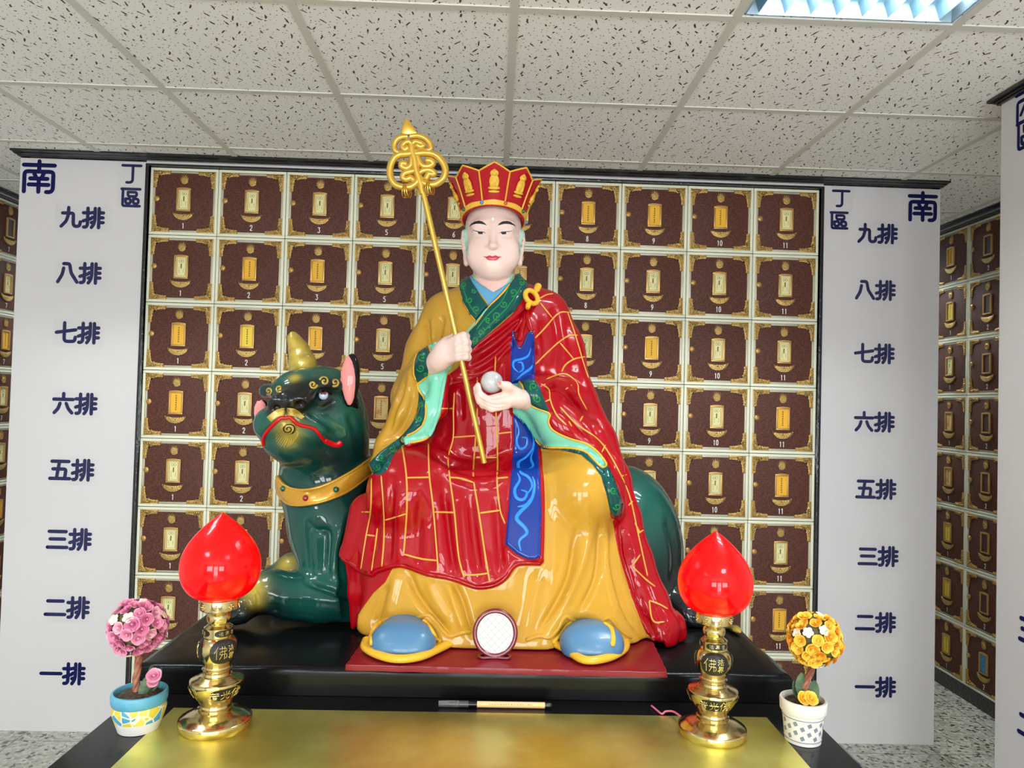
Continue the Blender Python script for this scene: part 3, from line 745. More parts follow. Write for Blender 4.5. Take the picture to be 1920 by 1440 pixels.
lr = at_z(1352, 1405, TZ+.0008); ll = at_z(374.5, 1390, TZ+.0008)
lotus_lamp(ll[0]+.004, ll[1]+.068, 1.035, 'lit red lotus bud lamp on brass stand beside the pink flower pot', .75)
lotus_lamp(lr[0]+.002, lr[1]+.066, 1.0, 'lit red lotus bud lamp on brass stand beside the yellow flower pot', -.22)
# pink lead of the right lamp
M_pink = mat('pink_wire', (226, 110, 140), .4)
wp = [at_z(x, y, z) for x, y, z in ((1306, 1366, TZ+.006), (1292, 1354, TZ+.010), (1276, 1343, TZ+.014), (1262, 1334, TZ+.012), (1248, 1334, TZ+.007), (1240, 1338, TZ+.0045))]
wp += [(wp[-1][0]-.012, 1.655, TZ+.003)]
tag(MB().tube(catmull(wp, 6), .0022, 8).build('lamp_wire', M_pink, smooth=60), 'thin pink electric wire by the right red lamp base', 'wire')

# ================================================================== brush pen
M_barrel = mat('pen_barrel', (236, 186, 134), .35); M_penblack = mat('pen_black', (18, 18, 18), .25); M_red = mat('red_print', (196, 40, 36), .5)
M_clear = mat('clear_cap', (150, 150, 150), .12, trans=.75); M_bristle = mat('bristle', (120, 92, 78), .6); M_gilt = mat('gilt_band', (220, 190, 80), .4)
pA = at_y(822, 1334.5, 1.637); pB = at_y(1037, 1336, 1.637); L_ = pB[0]-pA[0]
pen = thing('brush_pen', 'brush pen with clear cap and tan barrel lying at gold sheet back edge', 'pen', (pA[0], 1.637, TZ+.0075))
def cyl(x0, x1, r0, r1=None, n=18): return MB().tube([(x0, 0, 0), (x1, 0, 0)], [r0, r1 or r0], n)
k = L_/215
cyl(0, 38*k, .0064, .0070).build('cap', M_clear, pen, 50)
MB().tube([(14*k, 0, 0), (24*k, 0, 0), (36*k, 0, 0)], [.0006, .0030, .0042], 12).build('brush_tip', M_bristle, pen, 60)
cyl(38*k, 56*k, .0068).build('ferrule', mat('pen_grey', (70, 70, 72), .3), pen, 50)
cyl(56*k, 72*k, .0066).build('collar', M_penblack, pen, 50)
br_ = cyl(72*k, 199*k, .0066).build('barrel', M_barrel, pen, 50)
mb = MB(); rr = random.Random(9)
for i in range(16):
    x0 = (94+i*5.2)*k
    for q in range(3): mb.tube([(x0+rr.uniform(0, .003), -.0062+rr.uniform(0, .0004), .0026+rr.uniform(-.0014, .0014)), (x0+rr.uniform(0, .004), -.0062, .0026+rr.uniform(-.0014, .0014))], .0004, 4)
mb.build('printing', M_red, br_)
cyl(187*k, 190*k, .0068).build('band', M_gilt, pen, 50)
MB().tube([(199*k, 0, 0), (208*k, 0, 0), (213*k, 0, 0), (215*k, 0, 0)], [.0068, .0066, .005, .002], 16).build('end_cap', M_penblack, pen, 50)

# ================================================================== round stand mirror
M_maroon = mat('maroon_plastic', (112, 28, 44), .25, coat=.6)
def lattice_material():  # matt white face crossed by thin grey diamond lines
    m = mat('white_lattice', (246, 247, 248), .25); nt = m.node_tree; N = nt.nodes; L = nt.links; b = N['Principled BSDF']
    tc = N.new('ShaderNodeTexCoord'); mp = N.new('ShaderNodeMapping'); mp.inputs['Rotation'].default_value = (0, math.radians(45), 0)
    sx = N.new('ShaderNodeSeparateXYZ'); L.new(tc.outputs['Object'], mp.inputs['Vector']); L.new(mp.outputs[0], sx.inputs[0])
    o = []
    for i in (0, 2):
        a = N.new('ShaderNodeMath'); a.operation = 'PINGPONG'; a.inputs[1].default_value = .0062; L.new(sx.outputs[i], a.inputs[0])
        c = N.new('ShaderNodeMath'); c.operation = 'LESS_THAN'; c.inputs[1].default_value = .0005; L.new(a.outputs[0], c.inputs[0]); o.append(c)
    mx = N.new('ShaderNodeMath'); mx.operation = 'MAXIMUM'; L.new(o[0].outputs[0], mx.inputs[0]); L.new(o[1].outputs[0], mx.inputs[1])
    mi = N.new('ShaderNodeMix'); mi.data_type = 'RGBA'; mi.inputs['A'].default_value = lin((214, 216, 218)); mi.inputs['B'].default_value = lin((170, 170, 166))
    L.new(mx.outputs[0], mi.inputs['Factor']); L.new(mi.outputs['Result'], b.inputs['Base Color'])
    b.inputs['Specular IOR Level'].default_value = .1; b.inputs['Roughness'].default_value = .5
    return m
mc = at_y(928.5, 1187, 1.725)
mir = thing('round_mirror', 'small round mirror in maroon plastic frame standing before the monk statue', 'mirror', (mc[0], 1.725, RZ_+.001))
mz = mc[2]-RZ_-.001; R_ = .0475
def tilt(p, a=math.radians(-8)):        # lean back about the x axis through the disc centre
    y, z = p[1], p[2]-mz; return (p[0], y*math.cos(a)-z*math.sin(a), y*math.sin(a)+z*math.cos(a)+mz)
mb = MB(); mb.tube([tilt((R_*math.cos(a), 0, mz+R_*1.06*math.sin(a))) for a in np.linspace(0, 2*math.pi, 56, endpoint=False)], .0058, 10, closed=True)
mb.build('frame', M_maroon, mir, 80)
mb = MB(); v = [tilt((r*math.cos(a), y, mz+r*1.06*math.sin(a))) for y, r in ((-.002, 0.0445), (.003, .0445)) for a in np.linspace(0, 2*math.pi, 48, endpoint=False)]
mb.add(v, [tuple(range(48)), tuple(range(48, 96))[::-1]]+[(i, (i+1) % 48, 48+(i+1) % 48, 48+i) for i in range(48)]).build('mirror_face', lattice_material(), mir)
mb = MB(); mb.box((-.016, -.014, 0), (.016, .006, .0065), bev=.001)
for q in range(7): mb.tube([(-.0125+q*.0042, -.0125, .004), (-.0125+q*.0042, -.006, mz-.047)], .0016, 6)
mb.build('hinge', M_maroon, mir, 60)
mb = MB()
for s_ in (-1, 1):
    lp = catmull([(s_*.012, -.012, .003), (s_*.031, -.013, .003), (s_*.036, -.004, .003), (s_*.030, .010, .003), (s_*.014, .014, .003)], 6)
    mb.tube(lp, .0034, 8)
mb.build('foot', M_maroon, mir, 60)

# ================================================================== flower topiaries
def rose_mesh(seed):
    rr = random.Random(seed); mb = MB()
    for ring_, (n, r, op, h) in enumerate(((3, .0045, .25, .0095), (4, .0075, .6, .0095), (5, .0105, 1.0, .0085))):
        for k in range(n):
            a = 2*math.pi*(k+.37*ring_+rr.uniform(-.08, .08))/n; hw = 1.25*math.pi/n; v = []
            for i in range(5):
                t = i/4
                for j in range(5):
                    u = (j/4-.5)*2; aa = a+u*hw*(.65+.35*math.sin(math.pi*t*.7))
                    rad = .0015+(r-.0015)*(t**.7)*(1+.22*op*t) + .0012*op*(1-abs(u))*t
                    z = h*(t-.26*op*t*t)*(1-.25*abs(u)**2*t) 
                    v.append((rad*math.cos(aa), rad*math.sin(aa), z+rr.uniform(-.0003, .0003)))
            mb.add(v, [(i*5+j, i*5+j+1, (i+1)*5+j+1, (i+1)*5+j) for i in range(4) for j in range(4)])
    mb.ball((0, 0, .004), (.0028, .0028, .0045), 8, 6)
    mb.ball((0, 0, .0005), (.006, .006, .002), 8, 5)
    return mb
def blossom_mesh():
    mb = MB()
    for k in range(5):
        a = 2*math.pi*k/5; mb.ball((.0055*math.cos(a), .0055*math.sin(a), .006), (.0045, .0045, .0014), 8, 5)
    mb.tube([(0, 0, 0), (0, 0, .0075)], .0016, 6); return mb
M_soil = mat('soil', (52, 42, 34), .95, noise=(120, (96, 82, 60), .4, .7), bump=(90, 1, .006))
M_trunk = mat('trunk', (128, 70, 54), .8, noise=(50, (176, 120, 92), .4, .65), bump=(80, .8, .004))
M_leaf = mat('fabric_leaf', (56, 84, 58), .6, noise=(60, (96, 116, 74), .45, .7)); M_core = mat('moss_core', (96, 92, 58), .9)
def topiary(name, label, cx, cy, top, ballc, br, tones, small, pot, rim, base_r, potmats, leaves, buds, n_rose=74):
    t = thing(name, label, 'flower pot', (cx, cy, TZ), 'artificial rose topiaries')
    p = MB(); pot(p); po = p.build('pot', potmats, t, 40)
    hz = top-TZ
    MB().lathe([(rim*.2, hz-.02), (rim*.86, hz-.012), (rim*.7, hz-.006), (rim*.3, hz-.003), (.002, hz-.002)], 28).build('soil', M_soil, t, 60)
    b = Vector(ballc)-Vector((cx, cy, TZ))
    tr = catmull([(b.x*.1-.006, b.y*.1, hz-.01), (b.x*.3-.005, 0, hz+.02), (b.x*.6+.002, 0, (hz+b.z)*.5), (b.x*.85, b.y, b.z-br*.85), (b.x, b.y, b.z)], 6)
    mb = MB()
    for q in range(3): mb.tube([Vector(pp)+Vector((.0035*math.cos(i*.55+q*2.1), .0035*math.sin(i*.55+q*2.1), 0)) for i, pp in enumerate(tr)], .0042, 8)
    mb.build('trunk', M_trunk, t, 60)
    MB().ball(b, br*.80, 20, 14).build('moss_ball', M_core, t, 60)
    me = [rose_mesh(s_).build('rose', m, t, 60) for s_, m in zip((1, 2, 3), tones)]; bl = blossom_mesh().build('blossom', small, t, 60)
    src = [o.data for o in me]; bd = bl.data
    for o in me+[bl]: bpy.data.objects.remove(o)
    rr = random.Random(4)
    for i in range(n_rose):
        z = 1-2*(i+.5)/n_rose; a = i*2.39996+rr.uniform(-.12, .12); s_ = math.sqrt(1-z*z)
        d = Vector((s_*math.cos(a), s_*math.sin(a), z)).normalized()
        is_b = rr.random() < .12
        o = inst('blossom' if is_b else 'rose', bd if is_b else src[rr.choice((0, 0, 1, 1, 2))], t, b+d*br*(.80+rr.uniform(-.03, .05)))
        o.rotation_euler = (d.to_track_quat('Z', 'Y') @ Vector((0, 0, 1)).rotation_difference(Vector((rr.uniform(-.3, .3), rr.uniform(-.3, .3), 1)).normalized())).to_euler()
        k_ = br/.058*rr.uniform(.92, 1.2); o.scale = (k_, k_, k_)
    for (x, y, z, l, wd, tw, ti) in leaves:
        mb = MB(); v = []
        for i in range(8):
            s_ = i/7; ww = wd*math.sin(math.pi*min(1, s_*.93+.05))**.8
            c = Vector((0, .010*math.sin(s_*2), l*s_)); c.rotate(Matrix.Rotation(ti, 3, 'Y'))
            for u in (-1, -.5, 0, .5, 1):
                q = Vector((u*ww*math.cos(tw), u*ww*math.sin(tw)+.0025*abs(u), 0)); q.rotate(Matrix.Rotation(ti, 3, 'Y')); v.append((Vector((x, y, z))+c+q)[:])
        n5 = len(v); v2 = v+[(q[0], q[1]+.0009, q[2]) for q in v]
        f = [(i*5+j, i*5+j+1, (i+1)*5+j+1, (i+1)*5+j) for i in range(7) for j in range(4)]
        mb.add(v2, f+[tuple(n5+q for q in ff)[::-1] for ff in f]).build('leaf', M_leaf, t, 60)
    for (x, y, z, s_) in buds:
        o = inst('rose', src[0], t, (x, y, z)); o.rotation_euler = (math.radians(50), .2, 0); o.scale = (s_,)*3
        MB().tube([(x, y+.004, z), (x*.6, y+.01, hz-.012)], .0012, 6).build('stalk', M_leaf, t, 60)
# pot with yellow mosaic band
M_potblue = mat('pot_blue', (86, 158, 186), .45, noise=(20, (110, 176, 198), .4, .7)); M_potwhite = mat('pot_white', (224, 220, 218), .55)
def mosaic_material():
    m = mat('pot_mosaic', (224, 198, 70), .4); nt = m.node_tree; N = nt.nodes; L = nt.links; b = N['Principled BSDF']
    tc = N.new('ShaderNodeTexCoord')
    v1 = N.new('ShaderNodeTexVoronoi'); v1.feature = 'DISTANCE_TO_EDGE'; v1.inputs['Scale'].default_value = 46; v2 = N.new('ShaderNodeTexVoronoi'); v2.inputs['Scale'].default_value = 46
    for v in (v1, v2): L.new(tc.outputs['Object'], v.inputs['Vector'])
    cs_ = N.new('ShaderNodeSeparateColor'); L.new(v2.outputs['Color'], cs_.inputs[0])
    r = N.new('ShaderNodeValToRGB'); r.color_ramp.interpolation = 'CONSTANT'; e = r.color_ramp.elements
    e[0].color = lin((220, 196, 66)); e[1].position = .8; e[1].color = lin((80, 160, 196)); q = e.new(.45); q.color = lin((230, 210, 96)); L.new(cs_.outputs[0], r.inputs['Fac'])
    lt = N.new('ShaderNodeMath'); lt.operation = 'LESS_THAN'; lt.inputs[1].default_value = .055; L.new(v1.outputs['Distance'], lt.inputs[0])
    mi = N.new('ShaderNodeMix'); mi.data_type = 'RGBA'; mi.inputs['B'].default_value = lin((232, 226, 200)); L.new(lt.outputs[0], mi.inputs['Factor']); L.new(r.outputs['Color'], mi.inputs['A']); L.new(mi.outputs['Result'], b.inputs['Base Color'])
    return m
def pot_a(mb):
    mb.lathe([(.036, 0), (.038, .001), (.0425, .014), (.0455, .0225)], 48, mi=2)
    mb.lathe([(.0455, .0225), (.0500, .036), (.0515, .045), (.0500, .053)], 48, mi=1)
    mb.lathe([(.0500, .053), (.0515, .0555), (.0530, .060), (.0535, .072), (.0520, .0765), (.0480, .0770), (.0460, .070), (.044, .05)], 48, mi=0)
pa = at_z(240, 1382, TZ); bc_ = at_y(259, 1175, 1.515)
topiary('flower_topiary', 'round ball of pink artificial roses in a blue and yellow mosaic pot', pa[0]+.002, pa[1]+.038, TZ+.077, bc_, .0585,
        [mat('rose_pink', (222, 132, 166), .7, noise=(70, (236, 170, 190), .4, .7)), mat('rose_deep', (206, 108, 148), .7, noise=(60, (228, 150, 178), .4, .7)), mat('rose_pale', (230, 160, 182), .7, noise=(60, (236, 196, 196), .4, .7))],
        mat('blossom_cream', (232, 214, 190), .7), pot_a, .0535, .036, [M_potblue, mosaic_material(), M_potwhite],
        [(.014, -.010, .066, .062, .009, .6, .12), (.008, -.018, .064, .046, .010, .3, .2), (.02, .004, .07, .05, .009, -.4, .3)],
        [(.030, -.004, .106, 1.15), (.028, -.004, .094, .9)])
M_potclay = mat('pot_whitewash', (226, 222, 214), .6, bump=(120, .2, .002)); M_diamond = mat('pot_grey', (128, 134, 146), .6)
def pot_b(mb):
    mb.lathe([(.034, 0), (.0355, .001), (.0385, .035), (.0415, .060), (.0440, .0605), (.0455, .063), (.0465, .083), (.0455, .0855), (.0415, .0860), (.040, .078), (.038, .06)], 48, mi=0)
    def R(z): return float(np.interp(z, [0, .001, .035, .060], [.034, .0355, .0385, .0415]))
    for z in (.0085, .053): mb.tube([((R(z)+.0002)*math.cos(a), (R(z)+.0002)*math.sin(a), z) for a in np.linspace(0, 2*math.pi, 48, endpoint=False)], .0009, 6, 1, closed=True)
    for row, z in enumerate((.017, .0265, .036, .0445)):
        for k in range(9):
            a = 2*math.pi*(k+.5*(row % 2))/9+.1
            q = [(a-.04, z-.0056), (a+.135, z-.0018), (a+.04, z+.0056), (a-.135, z+.0018)]
            mb.add([((R(zz)+.0005)*math.cos(aa), (R(zz)+.0005)*math.sin(aa), zz) for aa, zz in q]+[((R(zz)-.001)*math.cos(aa), (R(zz)-.001)*math.sin(aa), zz) for aa, zz in q], [(0, 1, 2, 3), (7, 6, 5, 4), (0, 1, 5, 4), (1, 2, 6, 5), (2, 3, 7, 6), (3, 0, 4, 7)], 1)
pb = at_z(1519, 1403, TZ); bc_ = at_y(1528, 1198, 1.508)
topiary('flower_topiary', 'round ball of yellow orange artificial roses in a white pot with grey diamonds', pb[0], pb[1]+.036, TZ+.086, bc_, .0575,
        [mat('rose_yellow', (248, 192, 54), .65, noise=(70, (246, 204, 84), .4, .7)), mat('rose_orange', (240, 166, 36), .65, noise=(60, (244, 190, 60), .4, .7)), mat('rose_gold', (250, 208, 76), .65, noise=(60, (228, 140, 40), .45, .75))],
        mat('blossom_white', (240, 226, 206), .7), pot_b, .0465, .036, [M_potclay, M_diamond],
        [(.002, -.012, .082, .056, .017, .1, -.12), (.014, -.014, .078, .046, .013, -.2, .2), (-.004, -.004, .08, .04, .012, .5, -.35)],
        [(-.010, -.022, .092, 1.1), (.004, -.022, .092, 1.15)])
# ================================================================== modelling in clay: distance fields -> surface nets -> pushed and painted
class Clay:
    def __init__(s, lo, hi, h):
        s.lo = np.array(lo, float); s.h = h
        s.n = np.ceil((np.array(hi)-s.lo)/h).astype(int)+1
        s.ax = [np.float32(s.lo[i]+h*np.arange(s.n[i])) for i in range(3)]
        s.d = np.full(s.n, 1.0, np.float32)
    def op(s, fn, lo, hi, k=.02, cut=False):
        m = k+2.5*s.h
        a = np.clip(np.floor((np.array(lo)-m-s.lo)/s.h).astype(int), 0, s.n-1); b = np.clip(np.ceil((np.array(hi)+m-s.lo)/s.h).astype(int)+1, 1, s.n)
        if (b <= a).any(): return s
        X = s.ax[0][a[0]:b[0], None, None]; Y = s.ax[1][None, a[1]:b[1], None]; Z = s.ax[2][None, None, a[2]:b[2]]
        q = fn(X, Y, Z); sl = s.d[a[0]:b[0], a[1]:b[1], a[2]:b[2]]
        if cut:
            hh = np.maximum(k-np.abs(sl+q), 0)/max(k, 1e-6); sl[...] = np.maximum(sl, -q)+hh*hh*k*.25
        else:
            hh = np.maximum(k-np.abs(sl-q), 0)/max(k, 1e-6); sl[...] = np.minimum(sl, q)-hh*hh*k*.25
        return s
    def cone(s, a, b, r1, r2, k=.02, cut=False, sq=(1, 1, 1)):
        a = np.array(a, float); b = np.array(b, float); ba = b-a; L = max(float(ba@ba), 1e-9)
        def fn(X, Y, Z):
            x, y, z = X-a[0], Y-a[1], Z-a[2]
            t = np.clip((x*ba[0]+y*ba[1]+z*ba[2])/L, 0, 1)
            return np.sqrt(((x-ba[0]*t)/sq[0])**2+((y-ba[1]*t)/sq[1])**2+((z-ba[2]*t)/sq[2])**2)-(r1+(r2-r1)*t)
        r = max(r1, r2)*max(max(sq), 1)
        return s.op(fn, np.minimum(a, b)-r, np.maximum(a, b)+r, k, cut)
    def chain(s, pts, k=.02, kj=.01, sq=(1, 1, 1)):
        """pts: [(xyz, r)...]"""
        for (a, r1), (b, r2) in zip(pts[:-1], pts[1:]): s.cone(a, b, r1, r2, k, sq=sq)
        return s
    def ell(s, c, r, k=.02, rot=None, cut=False):
        c = np.array(c, float); r = np.array(r, float); R = np.array(rot) if rot is not None else np.eye(3)
        def fn(X, Y, Z):
            x, y, z = X-c[0], Y-c[1], Z-c[2]
            q = [R[0, i]*x+R[1, i]*y+R[2, i]*z for i in range(3)]
            k0 = np.sqrt((q[0]/r[0])**2+(q[1]/r[1])**2+(q[2]/r[2])**2); k1 = np.sqrt((q[0]/r[0]**2)**2+(q[1]/r[1]**2)**2+(q[2]/r[2]**2)**2)
            return (k0*(k0-1)/np.maximum(k1, 1e-6)).astype(np.float32)
        m = r.max() if rot is not None else r
        return s.op(fn, c-m, c+m, k, cut)
    def loft(s, sec, k=.02, cut=False):
        """sec rows: (z, x0, x1, y0, y1, exponent), z descending or ascending"""
        S = np.array(sorted(sec), float)
        def fn(X, Y, Z):
            z = Z.ravel(); zz = np.clip(z, S[0, 0], S[-1, 0])
            g = []
            for c in range(1, 6):
                g.append(smooth_interp(zz, S[:, 0], S[:, c])[None, None, :].astype(np.float32))
            cx, cy = (g[0]+g[1])/2, (g[2]+g[3])/2; a, b = (g[1]-g[0])/2, (g[3]-g[2])/2; e = g[4]
            u, v = np.abs(X-cx)/a, np.abs(Y-cy)/b
            f = ((u**e+v**e+1e-9)**(1/e)-1)*np.minimum(a, b)
            return np.maximum(f, np.maximum(S[0, 0]-Z, Z-S[-1, 0]))
        return s.op(fn, (S[:, 1].min(), S[:, 3].min(), S[0, 0]), (S[:, 2].max(), S[:, 4].max(), S[-1, 0]), k, cut)
    def sample(s, X, Y, Z, off=0.0):
        """this field read on another grid"""
        q = [np.clip((np.ravel(a)-s.lo[i])/s.h, 0, s.n[i]-1.001) for i, a in enumerate((X, Y, Z))]; out = 0
        I = [np.floor(a).astype(int) for a in q]; T = [a-b for a, b in zip(q, I)]
        for i in (0, 1):
            for j in (0, 1):
                for k in (0, 1):
                    w_ = (T[0] if i else 1-T[0])[:, None, None]*(T[1] if j else 1-T[1])[None, :, None]*(T[2] if k else 1-T[2])[None, None, :]
                    out = out+w_*s.d[np.ix_(I[0]+i, I[1]+j, I[2]+k)]
        for i, a in enumerate((X, Y, Z)):
            a = np.ravel(a); far = np.maximum(np.maximum(s.lo[i]-a, a-(s.lo[i]+s.h*(s.n[i]-1))), 0); sh = [1, 1, 1]; sh[i] = -1; out = out+far.reshape(sh)
        return (out-off).astype(np.float32)
    def mesh(s):
        d = s.d; n = s.n; neg = d < 0
        c = np.zeros(n-1, np.uint8)
        for i in (0, 1):
            for j in (0, 1):
                for k in (0, 1): c += neg[i:n[0]-1+i, j:n[1]-1+j, k:n[2]-1+k]
        act = (c > 0) & (c < 8); idx = np.full(n-1, -1, np.int64); I = np.argwhere(act); idx[act] = np.arange(len(I))
        P = np.zeros((len(I), 3)); W = np.zeros(len(I))
        cor = [(i, j, k) for i in (0, 1) for j in (0, 1) for k in (0, 1)]
        V = {q: d[I[:, 0]+q[0], I[:, 1]+q[1], I[:, 2]+q[2]] for q in cor}
        for q in cor:
            for ax in range(3):
                if q[ax]: continue
                r = list(q); r[ax] = 1; r = tuple(r); a, b = V[q], V[r]; m = (a < 0) != (b < 0)
                t = a[m]/(a[m]-b[m]); p = np.tile(np.array(q, float), (m.sum(), 1)); p[:, ax] = t; P[m] += p; W[m] += 1
        P = s.lo+s.h*(I+P/W[:, None])
        F = []
        for ax in range(3):
            sl0 = [slice(None)]*3; sl1 = [slice(None)]*3; sl0[ax] = slice(0, -1); sl1[ax] = slice(1, None)
            a, b = neg[tuple(sl0)], neg[tuple(sl1)]; E = np.argwhere(a != b); u, v = [q for q in range(3) if q != ax]
            ok = (E[:, u] > 0) & (E[:, v] > 0) & (E[:, u] < n[u]-1) & (E[:, v] < n[v]-1); E = E[ok]
            def g(du, dv):
                q = E.copy(); q[:, u] += du; q[:, v] += dv; return idx[q[:, 0], q[:, 1], q[:, 2]]
            f = np.stack([g(-1, -1), g(0, -1), g(0, 0), g(-1, 0)], 1)
            flip = a[E[:, 0], E[:, 1], E[:, 2]]
            if ax == 1: flip = ~flip
            f[~flip] = f[~flip][:, ::-1]; F.append(f)
        F = np.vstack(F); F = F[(F >= 0).all(1)]
        return Skin(P, F)
def smooth_interp(x, xp, fp):
    """monotone-ish cubic through the knots"""
    n = len(xp)
    if n < 3: return np.interp(x, xp, fp)
    m = np.gradient(fp, xp); i = np.clip(np.searchsorted(xp, x)-1, 0, n-2); h = xp[i+1]-xp[i]; t = (x-xp[i])/h
    return (2*t**3-3*t**2+1)*fp[i]+(t**3-2*t**2+t)*h*m[i]+(-2*t**3+3*t**2)*fp[i+1]+(t**3-t**2)*h*m[i+1]
def inside(poly, p):
    poly = np.asarray(poly, float); x, y = p[:, 0], p[:, 1]; r = np.zeros(len(p), bool)
    for (x0, y0), (x1, y1) in zip(poly, np.roll(poly, -1, 0)):
        m = (y0 > y) != (y1 > y); xx = np.full(len(p), 0.0); xx[m] = (x1-x0)*(y[m]-y0)/(y1-y0)+x0; r ^= m & (x < xx)
    return r
def polydist(line, p, closed=False):
    """distance of points p to a polyline, nearest point, and position along it 0..1"""
    L = np.asarray(line, float)
    if closed: L = np.vstack([L, L[:1]])
    best = np.full(len(p), 1e9); near = np.zeros((len(p), 2)); pos = np.zeros(len(p)); seg = np.linalg.norm(np.diff(L, axis=0), axis=1); cum = np.r_[0, np.cumsum(seg)]
    for i, (a, b) in enumerate(zip(L[:-1], L[1:])):
        ab = b-a; t = np.clip(((p-a)@ab)/max(ab@ab, 1e-9), 0, 1); q = a+t[:, None]*ab; d = np.linalg.norm(p-q, axis=1); m = d < best
        best[m] = d[m]; near[m] = q[m]; pos[m] = (cum[i]+t[m]*seg[i])/cum[-1]
    return best, near, pos
def islands(F):
    u, inv = np.unique(F, return_inverse=True); F = inv.reshape(F.shape); lab = np.arange(len(u))
    while True:
        m = lab[F].min(1); new = lab.copy()
        for i in range(F.shape[1]): np.minimum.at(new, F[:, i], m)
        new = new[new]
        if (new == lab).all(): break
        lab = new
    return np.unique(lab[F[:, 0]], return_inverse=True)[1].ravel()
class Skin:
    """a dense mesh that can be pushed along its normals and painted by region"""
    def __init__(s, P, F): s.P = np.asarray(P, float); s.F = np.asarray(F); s.upd()
    def upd(s):
        q = s.P[s.F]; n = np.cross(q[:, 2]-q[:, 0], q[:, 3]-q[:, 1]); N = np.zeros_like(s.P)
        for i in range(4): np.add.at(N, s.F[:, i], n)
        s.N = N/np.maximum(np.linalg.norm(N, axis=1, keepdims=True), 1e-12); s.px = to_px(s.P)
        v = CAM_P-s.P; v /= np.linalg.norm(v, axis=1, keepdims=True); s.face = (s.N*v).sum(1)
    def relax(s, n=2, lam=.5, mask=None):
        E = np.vstack([s.F[:, [i, (i+1) % 4]] for i in range(4)])
        for _ in range(n):
            A = np.zeros_like(s.P); C = np.zeros(len(s.P))
            np.add.at(A, E[:, 0], s.P[E[:, 1]]); np.add.at(C, E[:, 0], 1); np.add.at(A, E[:, 1], s.P[E[:, 0]]); np.add.at(C, E[:, 1], 1)
            d = (A/np.maximum(C, 1)[:, None]-s.P)*lam
            s.P += d if mask is None else d*mask[:, None]
        s.upd(); return s
    def subdivide(s):
        """one linear 1-to-4 split followed by a light relax"""
        F = s.F; E = np.vstack([F[:, [i, (i+1) % 4]] for i in range(4)]); Es = np.sort(E, 1)
        u, inv = np.unique(Es, axis=0, return_inverse=True); inv = inv.ravel(); nv, nf = len(s.P), len(F)
        em = s.P[u].mean(1); fm = s.P[F].mean(1); P = np.vstack([s.P, em, fm]); e = [nv+inv[i*nf:(i+1)*nf] for i in range(4)]; c = nv+len(u)+np.arange(nf)
        G = np.vstack([np.stack([F[:, i], e[i], c, e[i-1]], 1) for i in range(4)])
        s.P, s.F = P, G; s.upd(); return s.relax(2, .5)
    def w(s, yr=None, facing=True):
        w = np.clip(s.face*2.2, 0, 1) if facing else np.ones(len(s.P))
        if yr is not None: w = w*((s.P[:, 1] >= yr[0]) & (s.P[:, 1] <= yr[1]))
        return w
    def fold(s, strokes, yr=None, facing=True):
        """strokes: (pixel polyline, half-width px, height m) ; positive pushes out"""
        for st in strokes:
            line, sg, hgt = st[:3]; L = catmull(line, 6) if len(line) > 2 else np.asarray(line, float)
            lo, hi = L.min(0)-3*sg, L.max(0)+3*sg
            m = np.where((s.px > lo).all(1) & (s.px < hi).all(1) & (s.face > 0 if facing else True))[0]
            if yr is not None: m = m[(s.P[m, 1] >= yr[0]) & (s.P[m, 1] <= yr[1])]
            if not len(m): continue
            d, _, t = polydist(L, s.px[m])
            g = np.exp(-.5*(d/sg)**2)*np.clip(np.minimum(t, 1-t)*5+.15, 0, 1)
            s.P[m] += s.N[m]*(g*hgt*(np.clip(s.face[m]*2.2, 0, 1) if facing else 1))[:, None]
        s.upd(); return s
    def raise_(s, poly, h, soft=2.0, yr=None, bulge=0.0):
        """lift everything inside a pixel polygon by h (the thickness of a layer of cloth)"""
        p = np.asarray(poly, float); m = np.where((s.px > p.min(0)-9).all(1) & (s.px < p.max(0)+9).all(1) & (s.face > -.15))[0]
        if yr is not None: m = m[(s.P[m, 1] >= yr[0]) & (s.P[m, 1] <= yr[1])]
        d, _, _ = polydist(p, s.px[m], True); sd = np.where(inside(p, s.px[m]), d, -d)
        t = np.clip(sd/soft*.5+.5, 0, 1); g = t*t*(3-2*t)
        s.P[m] += s.N[m]*(g*h+(np.clip(sd, 0, 60)/60)**.5*bulge)[:, None]; s.upd(); return s
    def snap(s, polys, tol=2.6, yr=None):
        """slide vertices sideways on to painted region edges so colours meet in a clean line"""
        for p in polys:
            p = np.asarray(p, float); m = np.where((s.px > p.min(0)-tol).all(1) & (s.px < p.max(0)+tol).all(1) & (s.face > .15))[0]
            if yr is not None: m = m[(s.P[m, 1] >= yr[0]) & (s.P[m, 1] <= yr[1])]
            d, q, _ = polydist(p, s.px[m], True); k = d < tol; m = m[k]; dx = q[k]-s.px[m]
            dep = (s.P[m]-CAM_P)@CAM_F/FPX
            mv = dep[:, None]*(dx[:, :1]*CAM_R-dx[:, 1:]*CAM_U); ry = s.P[m]-CAM_P; ry /= np.linalg.norm(ry, axis=1, keepdims=True)
            mv -= ry*((mv*s.N[m]).sum(1)/np.minimum((ry*s.N[m]).sum(1), -.15))[:, None]      # stay in the surface
            s.P[m] += mv; s.px[m] = q[k]
        s.upd(); return s
